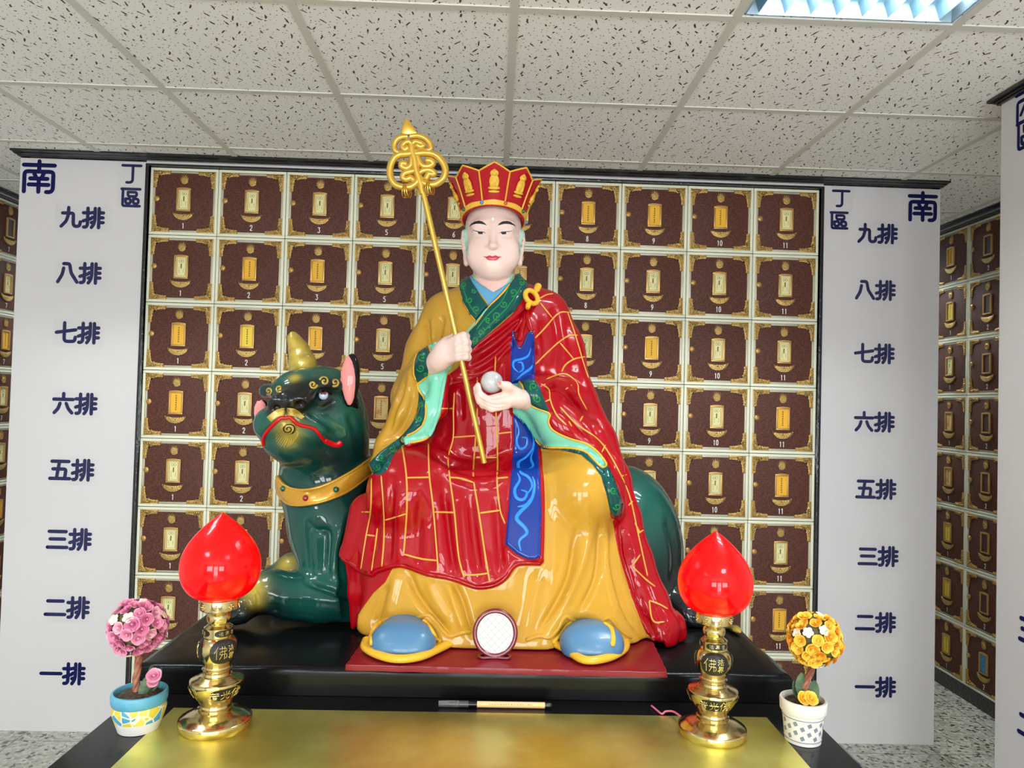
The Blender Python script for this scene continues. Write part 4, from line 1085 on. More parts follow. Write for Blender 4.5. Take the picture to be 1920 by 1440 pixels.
    def paint(s, base, regions, yr=None):
        """regions: (polygon, slot, optional min facing); later ones win"""
        c = s.P[s.F].mean(1); px = to_px(c); fc = s.face[s.F].mean(1); mi = np.full(len(s.F), base)
        for rg in regions:
            p = np.asarray(rg[0], float); m = np.where((px > p.min(0)).all(1) & (px < p.max(0)).all(1))[0]
            if len(rg) > 2 and rg[2] is not None: m = m[fc[m] > rg[2]]
            if len(rg) > 3: m = m[(c[m, 1] >= rg[3][0]) & (c[m, 1] <= rg[3][1])]
            k = m[inside(p, px[m])]; mi[k] = rg[1]
        s.mi = mi; return s
    def keep_above(s, low):
        s.P[:, 2] = np.maximum(s.P[:, 2], low(s.P) if callable(low) else low); s.upd(); return s
    def tidy(s, least=60):
        """give stray specks of a region to the region around them"""
        for slot in np.unique(s.mi):
            k = np.where(s.mi == slot)[0]; lab = islands(s.F[k]); n = np.bincount(lab)
            for q in np.where(n < least)[0]:
                ff = k[lab == q]; vs = np.unique(s.F[ff]); nb = np.where(np.isin(s.F, vs).any(1) & (s.mi != slot))[0]
                if len(nb): s.mi[ff] = np.bincount(s.mi[nb]).argmax()
        return s
    def bvh(s): return BVHTree.FromPolygons([tuple(p) for p in s.P], [tuple(map(int, f)) for f in s.F])
    def split(s, name, mat_, parent, slot):
        """one object per connected piece of a painted region; returns the largest"""
        k = np.where(s.mi == slot)[0]; lab = islands(s.F[k]); n = np.bincount(lab); keep = s.mi.copy(); best = None
        for q in np.argsort(-n):
            s.mi[k] = -1; s.mi[k[lab == q]] = slot; o = s.build(name, mat_, parent, sel=[slot]); best = best or o; s.mi[:] = keep
        return best
    def build(s, name, mats, parent, sel=None, attr=None):
        F = s.F; mi = getattr(s, 'mi', np.zeros(len(F), int))
        if sel is not None: k = np.isin(mi, sel); F = F[k]; mi = mi[k]
        u, inv = np.unique(F, return_inverse=True); F = inv.reshape(F.shape)
        me = bpy.data.meshes.new(name); nf = len(F)
        me.vertices.add(len(u)); me.vertices.foreach_set('co', s.P[u].astype(np.float32).ravel())
        me.loops.add(nf*4); me.loops.foreach_set('vertex_index', F.astype(np.int32).ravel())
        me.polygons.add(nf); me.polygons.foreach_set('loop_start', np.arange(0, nf*4, 4, dtype=np.int32))
        mats = mats if isinstance(mats, (list, tuple)) else [mats]
        for m in mats: me.materials.append(m)
        if len(mats) > 1: me.polygons.foreach_set('material_index', mi.astype(np.int32))
        me.polygons.foreach_set('use_smooth', np.ones(nf, bool))
        me.update(calc_edges=True); me.validate()
        if attr is not None:
            a = me.attributes.new('tint', 'FLOAT_COLOR', 'POINT'); a.data.foreach_set('color', np.hstack([attr[u], np.ones((len(u), 1))]).astype(np.float32).ravel())
        o = bpy.data.objects.new(name, me); COL.objects.link(o)
        if parent is not None: o.parent = parent; o.matrix_parent_inverse = parent.matrix_world.inverted() if parent.type == 'EMPTY' and False else Matrix.Translation(-Vector(root_loc(parent)))
        return o
def root_loc(o):
    """statues keep their geometry in room coordinates under an Empty"""
    return o.location if o.type == 'EMPTY' else (0, 0, 0)
def wbuild(mb, name, m, parent, smooth=None):
    o = mb.build(name, m, parent, smooth); o.matrix_parent_inverse = Matrix.Translation(-Vector(root_loc(parent))); return o
def hit(trees, x, y):
    """first surface met looking at photo point (x, y)"""
    d = Vector(CAM_F*FPX+(x-960)*CAM_R-(y-720)*CAM_U).normalized(); best = None
    for t in (trees if isinstance(trees, (list, tuple)) else [trees]):
        q = t.ray_cast(Vector(CAM_P), d)
        if q[0] is not None and (best is None or q[3] < best[3]): best = q
    return best
def on_surface(trees, line, step=2.5, smooth=True):
    L = catmull(line, 8) if (smooth and len(line) > 2) else np.asarray(line, float); o = []
    pts = [L[0]]
    for a, b in zip(L[:-1], L[1:]):
        n = max(1, int(np.linalg.norm(b-a)/step)); pts += [a+(b-a)*(i+1)/n for i in range(n)]
    for p in pts:
        q = hit(trees, *p)
        if q is None: continue
        if o and (q[0]-o[-1][0]).length < .0008: continue
        o.append((q[0], q[1]))
    return o
def cord(mb, trees, line, r, lift=0.0, flat=.7, mi=0, smooth=True, taper=False, closed=False):
    """a painted or moulded line lying on a surface"""
    h = on_surface(trees, line, smooth=smooth)
    runs = [[]]
    for q in h:
        if runs[-1] and (q[0]-runs[-1][-1][0]).length > .05: runs.append([])
        runs[-1].append(q)
    for run in runs:
        if len(run) < 2: continue
        P = np.array([q[0]+q[1]*lift for q in run])
        if len(P) > 4:
            for _ in range(5): P[1:-1] = .25*P[:-2]+.5*P[1:-1]+.25*P[2:]
        rad = [r]*len(P)
        if taper: rad = [r*(.25+.75*math.sin(math.pi*min(1, max(0, i/(len(P)-1))))**.7) for i in range(len(P))]
        else:
            for i in (0, -1): rad[i] = r*.4
        mb.tube(P, rad, 8, mi, flat=flat, up=[q[1] for q in run])
    return mb
def patch(mb, trees, poly, thick, lift=.0004, mi=0, res=2.2, closed_back=True, puff=0.0):
    """a painted or applied patch that follows a surface: polygon in photo pixels"""
    p = np.asarray(poly, float); bm = bmesh.new()
    fine = []
    for a, b in zip(p, np.roll(p, -1, 0)):
        n = max(1, int(np.linalg.norm(b-a)/res)); fine += [a+(b-a)*i/n for i in range(n)]
    fine = np.array(fine); ext = [tuple(q) for q in fine]
    lo, hi = p.min(0), p.max(0); gx, gy = np.meshgrid(np.arange(lo[0]+res*.6, hi[0], res), np.arange(lo[1]+res*.6, hi[1], res)); g = np.stack([gx.ravel(), gy.ravel()], 1)
    if len(g):
        g = g[inside(p, g)]
        if len(g): d, _, _ = polydist(p, g, True); g = g[d > res*.55]
    from mathutils.geometry import delaunay_2d_cdt
    pts = [Vector(q) for q in ext]+[Vector(q) for q in g]; ne = len(ext)
    V, _, F, *_ = delaunay_2d_cdt(pts, [(i, (i+1) % ne) for i in range(ne)], [], 1, 1e-5)
    top = []; ok = []
    vd = polydist(p, np.array([(q[0], q[1]) for q in V]), True)[0]
    for q, dd in zip(V, vd):
        h = hit(trees, q[0], q[1])
        if h is None: top.append(None); continue
        top.append((h[0]+h[1]*(lift+thick*min(1, .35+dd/4)+puff*min(1, dd/12)**.5), h[0]-h[1]*.0015))
    v = []; im = {}
    for i, q in enumerate(top):
        if q is not None: im[i] = len(v); v.append(q[0][:])
    f = []
    for t in F:
        if all(i in im for i in t):
            e = max((Vector(v[im[t[i]]])-Vector(v[im[t[i-1]]])).length for i in range(len(t)))
            if e < .04: f.append(tuple(im[i] for i in t))
    # a skirt down into the surface closes the edge
    cnt = {}
    for t in f:
        for i in range(len(t)):
            e = (t[i], t[(i+1) % len(t)]); cnt[tuple(sorted(e))] = cnt.get(tuple(sorted(e)), []) + [e]
    low = {}
    inv = {b: a for a, b in im.items()}
    for key, es in cnt.items():
        if len(es) == 1:
            a, b = es[0]
            for i in (a, b):
                if i not in low: low[i] = len(v); v.append(top[inv[i]][1][:])
            f.append((b, a, low[a], low[b]))
    return mb.add(v, f, mi)
# ================================================================== seated monk statue
def GL(name, rgb, rough=.34, coat=.5, **k): return mat(name, rgb, rough, coat=coat, spec=.08, **k)
M_yel = GL('robe_yellow', (192, 144, 48), .3)
M_redc = GL('kasaya_red', (160, 2, 18), .34, bump=(26, .06, .006))
M_dgreen = GL('trim_green', (10, 74, 72), .2, bump=(60, .12, .004))
M_lgreen = GL('scroll_green', (26, 122, 66), .25)
M_cyan = GL('lining_mint', (122, 204, 176), .3, coat=.6)
M_blue = GL('sash_blue', (6, 46, 138), .34)
M_lblue = GL('wave_blue', (44, 130, 220), .35)
M_sky = GL('collar_blue', (96, 158, 196), .35, coat=.3)
M_skin = mat('statue_skin', (226, 186, 178), .38, coat=.15)
M_goldp = GL('gold_paint', (226, 172, 52), .26, coat=.6)
M_goldline = mat('gold_line', (214, 156, 54), .45, coat=.2)
M_shoe = mat('shoe_blue', (74, 120, 158), .4, coat=.2)
MROOT = (at_y(925, 1200, 2.0)[0], 2.0, RZ_)
monk = thing('monk_statue', 'painted seated monk statue in red and yellow robes with five panel crown', 'statue', MROOT)
P3 = at_y
def row(y, xl, xr, yf, yb, e=2.4, yc=None):
    yc = yc or (yf*.65+yb*.35); z = P3((xl+xr)/2, y, yf)[2]
    return (z, P3(xl, y, yc)[0], P3(xr, y, yc)[0], yf, yb, e)
def make_garment():
    c = Clay((-.50, 1.70, .88), (.58, 2.52, 2.0), .0065)
    # torso, arms
    c.loft([row(506, 888, 966, 2.085, 2.24, 2), row(528, 862, 992, 2.07, 2.27, 2), row(550, 828, 1030, 2.06, 2.29, 2), row(575, 805, 1045, 2.045, 2.31, 2.1), row(610, 800, 1050, 2.03, 2.32),
            row(670, 802, 1050, 2.01, 2.33), row(730, 805, 1045, 1.99, 2.34), row(790, 800, 1045, 1.985, 2.36), row(850, 790, 1055, 1.99, 2.38), row(910, 780, 1070, 2.0, 2.4)], .01)
    c.chain([(P3(838, 590, 2.17), .068), (P3(812, 660, 2.15), .074), (P3(784, 748, 2.11), .075)], .035)
    c.chain([(P3(1017, 592, 2.17), .068), (P3(1040, 660, 2.15), .072), (P3(1057, 748, 2.11), .076)], .035)
    c.chain([(P3(784, 745, 2.1), .07), (P3(812, 678, 1.965), .043)], .03)
    c.chain([(P3(1060, 752, 2.1), .072), (P3(1000, 742, 1.945), .042)], .03)
    # hanging sleeve at the left with its lining
    c.chain([(P3(800, 690, 2.03), .05), (P3(775, 775, 2.03), .06), (P3(735, 838, 2.02), .045), (P3(712, 868, 1.985), .027)], .02)
    c.chain([(P3(822, 690, 1.965), .022), (P3(812, 765, 1.955), .028), (P3(790, 806, 1.94), .026), (P3(764, 824, 1.93), .014)], .012)
    # sleeve and outer drape at the right
    c.chain([(P3(1010, 755, 1.955), .034), (P3(1050, 800, 1.97), .05), (P3(1100, 832, 1.965), .045), (P3(1140, 880, 1.955), .03), (P3(1155, 955, 1.95), .018)], .02)
    c.chain([(P3(1078, 770, 2.12), .065), (P3(1112, 830, 2.08), .055), (P3(1146, 900, 2.04), .042), (P3(1166, 970, 2.01), .04), (P3(1186, 1050, 1.98), .042), (P3(1214, 1130, 1.95), .045), (P3(1240, 1176, 1.905), .036)], .02)
    c.chain([(P3(1225, 1165, 1.93), .03), (P3(1256, 1172, 1.93), .028)], .02)
    c.chain([(P3(1236, 1172, 1.905), .036), (P3(1238, 1198, 1.895), .034)], .015); c.chain([(P3(1256, 1172, 1.93), .028), (P3(1262, 1190, 1.93), .026)], .015)
    # lap
    c.chain([(P3(860, 860, 2.22), .125), (P3(772, 925, 1.935), .108)], .03)
    c.chain([(P3(990, 860, 2.22), .125), (P3(1084, 925, 1.935), .102)], .03)
    c.ell(P3(925, 905, 2.07), (.17, .15, .085), .04)
    # skirt
    sk = [row(890, 712, 1140, 1.875, 2.3, 2.6), row(950, 694, 1152, 1.85, 2.3, 2.7), row(1030, 676, 1166, 1.825, 2.28, 2.9), row(1110, 672, 1188, 1.80, 2.26, 3), row(1170, 680, 1206, 1.78, 2.22, 3), row(1226, 688, 1216, 1.765, 2.2, 3)]
    c.loft(sk, .03)
    c.chain([(P3(690, 960, 1.97), .04), (P3(664, 1040, 1.96), .026), (P3(672, 1110, 1.96), .026), (P3(672, 1172, 1.95), .022)], .018)
    c.chain([(P3(712, 1105, 1.90), .03), (P3(690, 1165, 1.885), .028), (P3(696, 1182, 1.87), .022)], .02)
    # hollow between the legs, arched hems over the shoes
    c.ell(P3(945, 1085, 1.70), (.10, .075, .17), .06, cut=True)
    c.ell(P3(756, 1216, 1.74), (.074, .10, .075), .02, cut=True)
    c.ell(P3(1097, 1220, 1.74), (.074, .10, .078), .02, cut=True)
    def ground(X, Y, Z):
        on = (X > -.345) & (X < .45) & (Y < 1.96); return Z-np.where(on, .9025, .8885).astype(np.float32)
    c.op(ground, (-.6, 1.6, .85), (.7, 2.6, .91), .002, cut=True)
    globals()['G_CLAY'] = c
    s = c.mesh(); s.relax(3, .5); s.subdivide()
    return s
RED = [(993, 526), (962, 588), (937, 610), (880, 657), (858, 690), (832, 709), (826, 780), (806, 820), (760, 834), (735, 852), (718, 888), (697, 890), (660, 890), (640, 967), (610, 1010), (610, 1040), (640, 1045),
       (668, 1066), (697, 1078), (707, 1071), (735, 1062), (757, 1061), (800, 1076), (847, 1085), (893, 1101), (927, 1097), (950, 1082), (968, 1058), (1017, 1056), (1019, 927), (1013, 838), (1100, 846), (1130, 872), (1145, 970),
       (1153, 975), (1163, 1043), (1187, 1120), (1217, 1192), (1235, 1215), (1340, 1230), (1340, 700), (1150, 540), (1040, 520)]
RED2 = [(625, 1038), (668, 1064), (700, 1078), (738, 1062), (722, 1092), (700, 1112), (671, 1152), (668, 1200), (630, 1200)]
CY1 = [(803, 648), (820, 640), (852, 650), (846, 690), (838, 692), (831, 722), (824, 764), (813, 800), (804, 818), (791, 825), (760, 831), (752, 822), (773, 812), (791, 798), (798, 778), (797, 751), (784, 729), (784, 718), (800, 707), (806, 696), (809, 667)]
GR1 = [(803, 648), (809, 667), (806, 696), (800, 707), (784, 718), (780, 713), (776, 700), (777, 676), (784, 660)]
GR1b = [(784, 729), (797, 751), (798, 778), (791, 798), (773, 812), (752, 822), (757, 833), (738, 853), (726, 882), (713, 891), (699, 888), (692, 868), (713, 847), (752, 818), (773, 795), (782, 769), (785, 745)]
CY2 = [(960, 722), (975, 714), (979, 722), (985, 738), (995, 759), (1010, 767), (1032, 776), (1028, 790), (1037, 807), (1067, 822), (1100, 832), (1123, 850), (1138, 870), (1132, 878), (1120, 870), (1100, 848), (1073, 840), (1020, 837), (1003, 823), (987, 797), (962, 775)]
GR2 = [(975, 714), (1002, 711), (1013, 728), (1019, 746), (1032, 776), (1010, 767), (995, 759), (985, 738)]
GR2b = [(1013, 836), (1073, 840), (1100, 848), (1120, 870), (1132, 878), (1138, 870), (1148, 888), (1158, 915), (1168, 945), (1165, 965), (1152, 971), (1144, 960), (1138, 930), (1127, 893), (1112, 872), (1090, 853), (1050, 843), (1013, 842)]
SASH = [(962, 778), (968, 775), (987, 797), (1003, 823), (1010, 838), (1013, 900), (1015, 960), (1013, 1043), (1005, 1049), (990, 1049), (967, 1038), (947, 1020), (953, 960), (958, 893), (963, 827)]
SASHU = [(962, 620), (958, 647), (957, 720), (1003, 714), (1002, 647), (1001, 625), (992, 621), (985, 632), (981, 650), (975, 654), (969, 650), (966, 636)]
SKINV = [(878, 495), (886, 521), (925, 549), (961, 525), (972, 495)]
UNDER = [(876, 500), (886, 521), (925, 549), (961, 525), (974, 500), (968, 512), (950, 536), (916, 572), (884, 527)]
g = make_garment()
g.raise_(RED, .011, 4.5)
g.raise_(SASH, .006, 4); g.raise_(SASHU, .005, 4); g.raise_(GR1, .005, 5); g.raise_(GR1b, .005, 5); g.raise_(GR2, .004, 5); g.raise_(GR2b, .006, 4)
g.raise_(CY1, -.009, 7); g.raise_(CY2, -.005, 6)
g.fold([([(800, 598), (803, 625), (806, 655)], 4, -.011), ([(829, 590), (824, 618), (818, 645)], 4.5, -.012), ([(812, 595), (812, 640)], 5, .006), ([(848, 560), (845, 600), (838, 635)], 6, -.005),
        ([(742, 700), (765, 682), (782, 668)], 4, -.008), ([(776, 718), (772, 760), (748, 808), (705, 838)], 5, -.010), ([(762, 700), (748, 755), (728, 815)], 5, -.009), ([(740, 720), (744, 770), (736, 812)], 6, .006),
        ([(770, 690), (760, 740), (740, 800)], 5, .006), ([(790, 590), (778, 640), (772, 670)], 8, .004)])
g.fold([([(884, 662), (940, 622), (985, 585), (1005, 556)], 3.5, -.0135), ([(878, 690), (930, 655), (972, 612), (992, 580)], 3.5, -.0135), ([(862, 706), (910, 690), (955, 650), (985, 605)], 3.5, -.0135),
        ([(880, 676), (935, 640), (980, 598)], 4, .0081), ([(838, 722), (900, 702), (950, 668)], 3, -.0108), ([(930, 668), (929, 720), (930, 775)], 3.5, -.0081), ([(945, 668), (948, 740)], 4, -.0081), ([(905, 715), (903, 780)], 4, .0054),
        ([(862, 730), (866, 790)], 4, -.0068), ([(1004, 640), (1008, 680), (1006, 712)], 4, -.0162), ([(1016, 600), (1022, 650), (1018, 700)], 5, -.0081), ([(1036, 575), (1046, 630), (1042, 690)], 5, -.0081), ([(1060, 600), (1072, 650), (1076, 700)], 6, -.0068),
        ([(1013, 716), (1045, 702), (1080, 706), (1100, 730)], 4, -.0108), ([(1020, 734), (1048, 728), (1070, 745), (1090, 775)], 4, -.0121), ([(1034, 768), (1056, 770), (1085, 800), (1110, 830)], 4, -.0108), ([(1014, 724), (1040, 716), (1062, 724), (1078, 748)], 4, .0081),
        ([(1100, 770), (1125, 820), (1150, 870), (1168, 940)], 5, -.0095)])
g.fold([([(806, 842), (850, 874), (905, 886), (950, 872)], 6, -.0130), ([(815, 822), (860, 852), (910, 858), (955, 845)], 5, -.0091), ([(800, 858), (850, 892), (905, 905), (950, 892)], 7, .0091), ([(840, 780), (836, 815), (820, 838)], 6, -.0078),
        ([(735, 895), (732, 970), (727, 1066)], 5, -.0117), ([(715, 900), (708, 985), (690, 1062)], 5, -.0104), ([(750, 930), (748, 1050)], 7, .0065), ([(700, 905), (682, 1000), (660, 1050)], 5, .0078),
        ([(790, 930), (785, 990), (782, 1060)], 6, -.0078), ([(832, 915), (840, 990), (852, 1078)], 5, -.0117), ([(820, 930), (826, 1060)], 6, .0052), ([(880, 925), (888, 1000), (900, 1085)], 6, -.0091), ([(865, 930), (878, 1075)], 6, .0065), ([(930, 930), (935, 1000), (940, 1075)], 6, -.0104)])
g.fold([([(726, 1095), (712, 1140), (704, 1178)], 4, -.0100), ([(745, 1070), (735, 1120), (728, 1160)], 6, .0075), ([(765, 1068), (780, 1110), (812, 1155), (845, 1190)], 5, -.0137), ([(800, 1085), (815, 1120), (845, 1165)], 6, .0075), ([(850, 1092), (868, 1130), (884, 1190)], 4, -.0137),
        ([(838, 1095), (858, 1150), (872, 1188)], 5, .0088), ([(1012, 1065), (1002, 1120), (985, 1200)], 10, -.0075), ([(1082, 990), (1064, 1090), (1008, 1190)], 5, -.0137), ([(1110, 970), (1090, 1060), (1050, 1150)], 7, .0088), ([(1126, 980), (1118, 1080), (1085, 1150)], 4, -.0100),
        ([(1148, 985), (1152, 1060), (1170, 1130), (1200, 1190)], 5, -.0137), ([(1135, 990), (1140, 1080), (1160, 1160)], 6, .0075), ([(1020, 870), (1040, 1000), (1030, 1100)], 8, .0037),
        ([(1160, 985), (1174, 1060), (1200, 1130), (1228, 1195)], 4, -.0125), ([(1180, 1000), (1204, 1090), (1240, 1160)], 5, .0075), ([(1192, 1050), (1220, 1120), (1250, 1180)], 4, -.0088)])
g.relax(1, .4)
ALLP = [RED, RED2, CY1, GR1, GR1b, CY2, GR2, GR2b, SASH, SASHU, UNDER]
g.snap(ALLP, 2.2); g.snap(ALLP, 1.2)
g.keep_above(lambda P: np.where((P[:, 0] > -.345) & (P[:, 0] < .45) & (P[:, 1] < 1.96), .9025, .8885))
g.paint(0, [(RED, 1), (RED2, 1), (SASHU, 4), (SASH, 7), (UNDER, 5), (SKINV, 5), (GR1, 2), (GR1b, 10), (CY1, 3), (GR2b, 9), (GR2, 11), (CY2, 8)])
# hidden sides of the left arm stay yellow, of the right drape red
GM = [M_yel, M_redc, M_dgreen, M_cyan, M_blue, M_skin, M_sky]
G_PARTS = (('robe', 0, 0), ('kasaya', 1, 1), ('sleeve_trim', 2, 2), ('sleeve_lining', 3, 3), ('sash_strap', 4, 4), ('chest', 5, 5), ('sash', 7, 4), ('sleeve_lining', 8, 3), ('sleeve_trim', 9, 2), ('sleeve_trim', 10, 2), ('sleeve_trim', 11, 2))
GO = {}
g.tidy()
for nm, sl, mi_ in G_PARTS: GO[sl] = g.split(nm, GM[mi_], monk, sl)
o_robe, o_kasaya, o_sash = GO[0], GO[1], GO[7]
T_g = g.bvh()

# collar lapels
wbuild(patch(MB(), T_g, [(878, 503), (886, 521), (905, 536), (925, 548.5), (943, 538), (961, 524), (970, 503), (969, 514), (950, 540), (916, 574), (884, 530), (877, 514)], .0045, res=1.8), 'undershirt', M_sky, monk, 60)
LAP_L = [(877, 505), (870, 515), (861, 528), (862, 545), (868, 568), (880, 590), (892, 602), (915, 575), (900, 553), (886, 529)]
LAP_R = [(970, 506), (978, 513), (993, 530), (981, 560), (965, 583), (940, 605), (910, 631), (880, 658), (875, 642), (879, 624), (915, 575), (940, 549), (960, 524)]
mb = MB(); patch(mb, T_g, LAP_L, .007, puff=.004); patch(mb, T_g, LAP_R, .010, puff=.004)
col_ = wbuild(mb, 'collar', M_dgreen, monk, 60)
T_c = BVHTree.FromPolygons(mb.v, mb.f); TT = [T_g, T_c]
mb = MB()
for ln in ([(878, 507), (890, 533), (916, 571)], [(970, 507), (959, 528), (940, 552), (915, 576), (897, 600), (877, 626)], [(861, 530), (864, 553), (876, 581), (892, 602)]): cord(mb, TT, ln, .0034, .0015)
wbuild(mb, 'collar_piping', M_goldp, col_, 60)
mb = MB()
for ln in ([(884, 510), (896, 535), (917, 565)], [(963, 513), (952, 532), (934, 550), (917, 566)], [(913, 578), (896, 600), (875, 624)]): cord(mb, TT, ln, .0040, .0005)
wbuild(mb, 'collar_lining', M_cyan, col_, 60)
def spiral(cx, cy, r, turns=1.6, a0=0.0, sgn=1): return [(cx+r*(1-t)*math.cos(a0+sgn*t*turns*6.283), cy+r*(1-t)*math.sin(a0+sgn*t*turns*6.283)) for t in np.linspace(0, .92, 18)]
mb = MB()
for cx, cy, r, a, sg in ((870, 535, 6, 1, 1), (880, 562, 6, 4, -1), (893, 580, 6, 2, 1), (888, 545, 4, 0, 1), (962, 548, 7, 2, -1), (978, 530, 6, 4, 1), (932, 592, 8, 1, 1), (945, 570, 6, 3, -1), (902, 622, 7, 5, 1), (890, 638, 6, 2, -1), (915, 600, 5, 1, 1)): cord(mb, TT, spiral(cx, cy, r*1.15, 1.5, a, sg), .0026, .0006)
for ln in ([(866, 530), (872, 552), (882, 575), (896, 592)], [(982, 528), (968, 552), (950, 578), (920, 608), (886, 645)], [(955, 535), (940, 566), (915, 590), (893, 618)]): cord(mb, TT, ln, .0023, .0004)
wbuild(mb, 'collar_scrolls', M_lgreen, col_, 60)
wbuild(cord(MB(), T_g, [(845, 692), (838, 694), (831.5, 722), (824.5, 764), (814, 800), (804, 819)], .0048, .001), 'lining_edge', M_cyan, GO[3], 60)
# gold seams of the patched cape
SEAMS = [[(697, 897), (695, 960), (687, 1003), (677, 1067)], [(715, 892), (720, 960), (720, 1013), (716, 1062)], [(708, 990), (703, 1030), (697, 1070)], [(754, 836), (762, 893), (763, 947), (760, 1000), (757, 1037)],
    [(803, 832), (805, 893), (813, 960), (822, 1072)], [(850, 760), (850, 820), (840, 857), (843, 893), (852, 960), (860, 1043), (870, 1082)], [(893, 805), (888, 873), (888, 900), (898, 963), (910, 1043), (918, 1090)],
    [(930, 772), (933, 860), (932, 907), (938, 957), (947, 982)], [(762, 896), (805, 895)], [(722, 975), (740, 970), (762, 963)], [(815, 960), (852, 961)], [(900, 962), (938, 957)], [(842, 895), (865, 897), (888, 905)], [(757, 1039), (790, 1048), (820, 1051)],
    [(870, 1078), (892, 1078), (915, 1075)], [(850, 820), (892, 817)], [(892, 858), (933, 858)], [(933, 813), (960, 810)], [(930, 897), (953, 895)], [(678, 960), (695, 960)], [(688, 1003), (703, 1005)],
    [(1010, 561), (1024, 553), (1037, 551)], [(1012, 567), (1035, 596)], [(1068, 586), (1047, 587), (1020, 617), (1003, 634)], [(1083, 629), (1068, 629), (1047, 642), (1022, 665), (1004, 683)], [(1050, 643), (1075, 673)],
    [(1097, 669), (1077, 673), (1060, 684), (1053, 697)], [(1064, 586), (1079, 630), (1093, 678), (1103, 709)], [(1024, 711), (1052, 701), (1068, 705), (1083, 720), (1085, 740), (1100, 768)], [(1060, 730), (1072, 722)], [(1014, 720), (1029, 730), (1031, 749), (1043, 778), (1062, 797)],
    [(1022, 753), (1031, 749)], [(929, 668), (928, 697)], [(895, 708), (895, 745)], [(895, 765), (894, 800)], [(852, 736), (850, 775)], [(827, 766), (852, 766)], [(1050, 763), (1080, 795), (1110, 815), (1133, 837), (1160, 883), (1181, 933), (1196, 1000), (1214, 1080)],
    [(1087, 790), (1094, 778)], [(1128, 848), (1135, 834)], [(1178, 948), (1186, 940)], [(1164, 893), (1175, 890)], [(1185, 1062), (1208, 1084), (1228, 1100)], [(1185, 1062), (1200, 1040)], [(1217, 1126), (1224, 1165), (1246, 1166)], [(1217, 1126), (1236, 1133), (1252, 1142)], [(1190, 980), (1200, 1000)], [(1196, 1000), (1206, 994)],
    [(1072, 800), (1066, 790)]]
mb = MB()
m2 = MB(); m3 = MB()
for ln in SEAMS:
    mx_, my_ = np.mean(ln, 0); cord(mb if mx_ < 1000 and my_ > 735 else (m3 if mx_ < 1000 else m2), TT, ln, .0022, .0008)
for q in (mb, m2, m3): wbuild(q, 'seam_lines', M_goldline, o_kasaya, 60)
mb = MB()        # rolled hems
for ln in ([(640, 1046), (668, 1067), (697, 1079), (707, 1072), (735, 1063), (757, 1062), (800, 1077), (847, 1086), (893, 1102), (927, 1098), (950, 1083), (968, 1059), (1016, 1057)], [(1016, 1057), (1018, 1000), (1018, 927), (1012, 842)], [(1153, 975), (1163, 1043), (1187, 1120), (1217, 1190)]): cord(mb, T_g, ln, .0065, -.001)
wbuild(mb, 'hem', M_redc, o_kasaya, 60)
for ln, par in (([(784, 660), (777, 676), (776, 700), (780, 713)], 2), ([(803, 650), (809, 667), (806, 696), (800, 707), (785, 718), (784, 729), (797, 751), (798, 778), (791, 798), (773, 812), (753, 821), (759, 831), (790, 826), (804, 819)], 3),
           ([(974, 716), (979, 722), (985, 738), (995, 759), (1010, 767), (1031, 776), (1028, 790), (1037, 807), (1067, 822), (1100, 832), (1123, 850), (1137, 870), (1131, 877), (1119, 869), (1100, 848), (1073, 840), (1020, 838), (1003, 824)], 8)):
    wbuild(cord(MB(), T_g, ln, .0030, .0006), 'sleeve_piping', M_goldp, GO[par], 60)
for par, L in ((2, ((791, 670, 7, 1, 1), (789, 690, 7, 3, -1), (798, 702, 4, 0, 1))), (10, ((790, 760, 5, 2, 1), (786, 785, 6, 4, -1), (715, 858, 6, 1, 1), (708, 876, 6, 3, -1), (735, 842, 6, 5, 1))), (11, ((1000, 725, 7, 2, 1), (1008, 748, 7, 4, -1))), (9, ((1150, 920, 6, 1, 1), (1156, 950, 6, 3, -1)))):
    mb = MB()
    for cx, cy, r, a, sg in L: cord(mb, T_g, spiral(cx, cy, r*1.1, 1.5, a, sg), .0024, .0006)
    wbuild(mb, 'trim_scrolls', M_lgreen, GO[par], 60)
def c3(L): return [(640+x/3, 760+y/3) for x, y in L]
def c48(L): return [(760+x/4.8, 480+y/4.8) for x, y in L]
W_LOW, W_UP = MB(), MB()
for ln, r in ((c3([(985, 90), (1000, 150), (985, 200), (1005, 245), (1040, 230), (1045, 185), (1015, 180)]), .0036), (c3([(1060, 130), (1085, 220), (1040, 290), (995, 320), (1005, 375), (1050, 400), (1075, 450), (1045, 500)]), .0042), (c3([(990, 380), (1005, 420), (975, 470), (985, 520), (1025, 530), (1045, 490), (1010, 475)]), .0040),
              (c3([(1075, 400), (1088, 450), (1065, 540), (1005, 600), (985, 640), (1025, 680), (1045, 720), (1000, 760), (1010, 820)]), .0050), (c3([(1085, 240), (1065, 300), (1080, 340), (1050, 360)]), .0034), (c3([(1065, 520), (1040, 560), (990, 570)]), .0034),
              (c48([(1130, 830), (1105, 900), (1040, 930), (978, 945), (972, 1000), (1015, 1045)]), .0036), (c48([(1150, 900), (1140, 1000), (1060, 1060), (1000, 1115)]), .0036), (c48([(1020, 1050), (1060, 1020), (1050, 960), (1010, 960)]), .0030)):
    cord(W_LOW if ln[0][1] > 770 else W_UP, T_g, ln, r, .0002, flat=.35, taper=True)
wbuild(W_LOW, 'wave_pattern', M_lblue, o_sash, 60); wbuild(W_UP, 'wave_pattern', M_lblue, GO[4], 60)
mb = MB()
cord(mb, T_g, [(961, 620), (965, 640), (975, 654), (983, 645), (990, 627), (999, 621)], .0042, .001); wbuild(mb, 'sash_rim', mat('sash_navy', (12, 30, 110), .25, coat=.8), GO[4], 60)
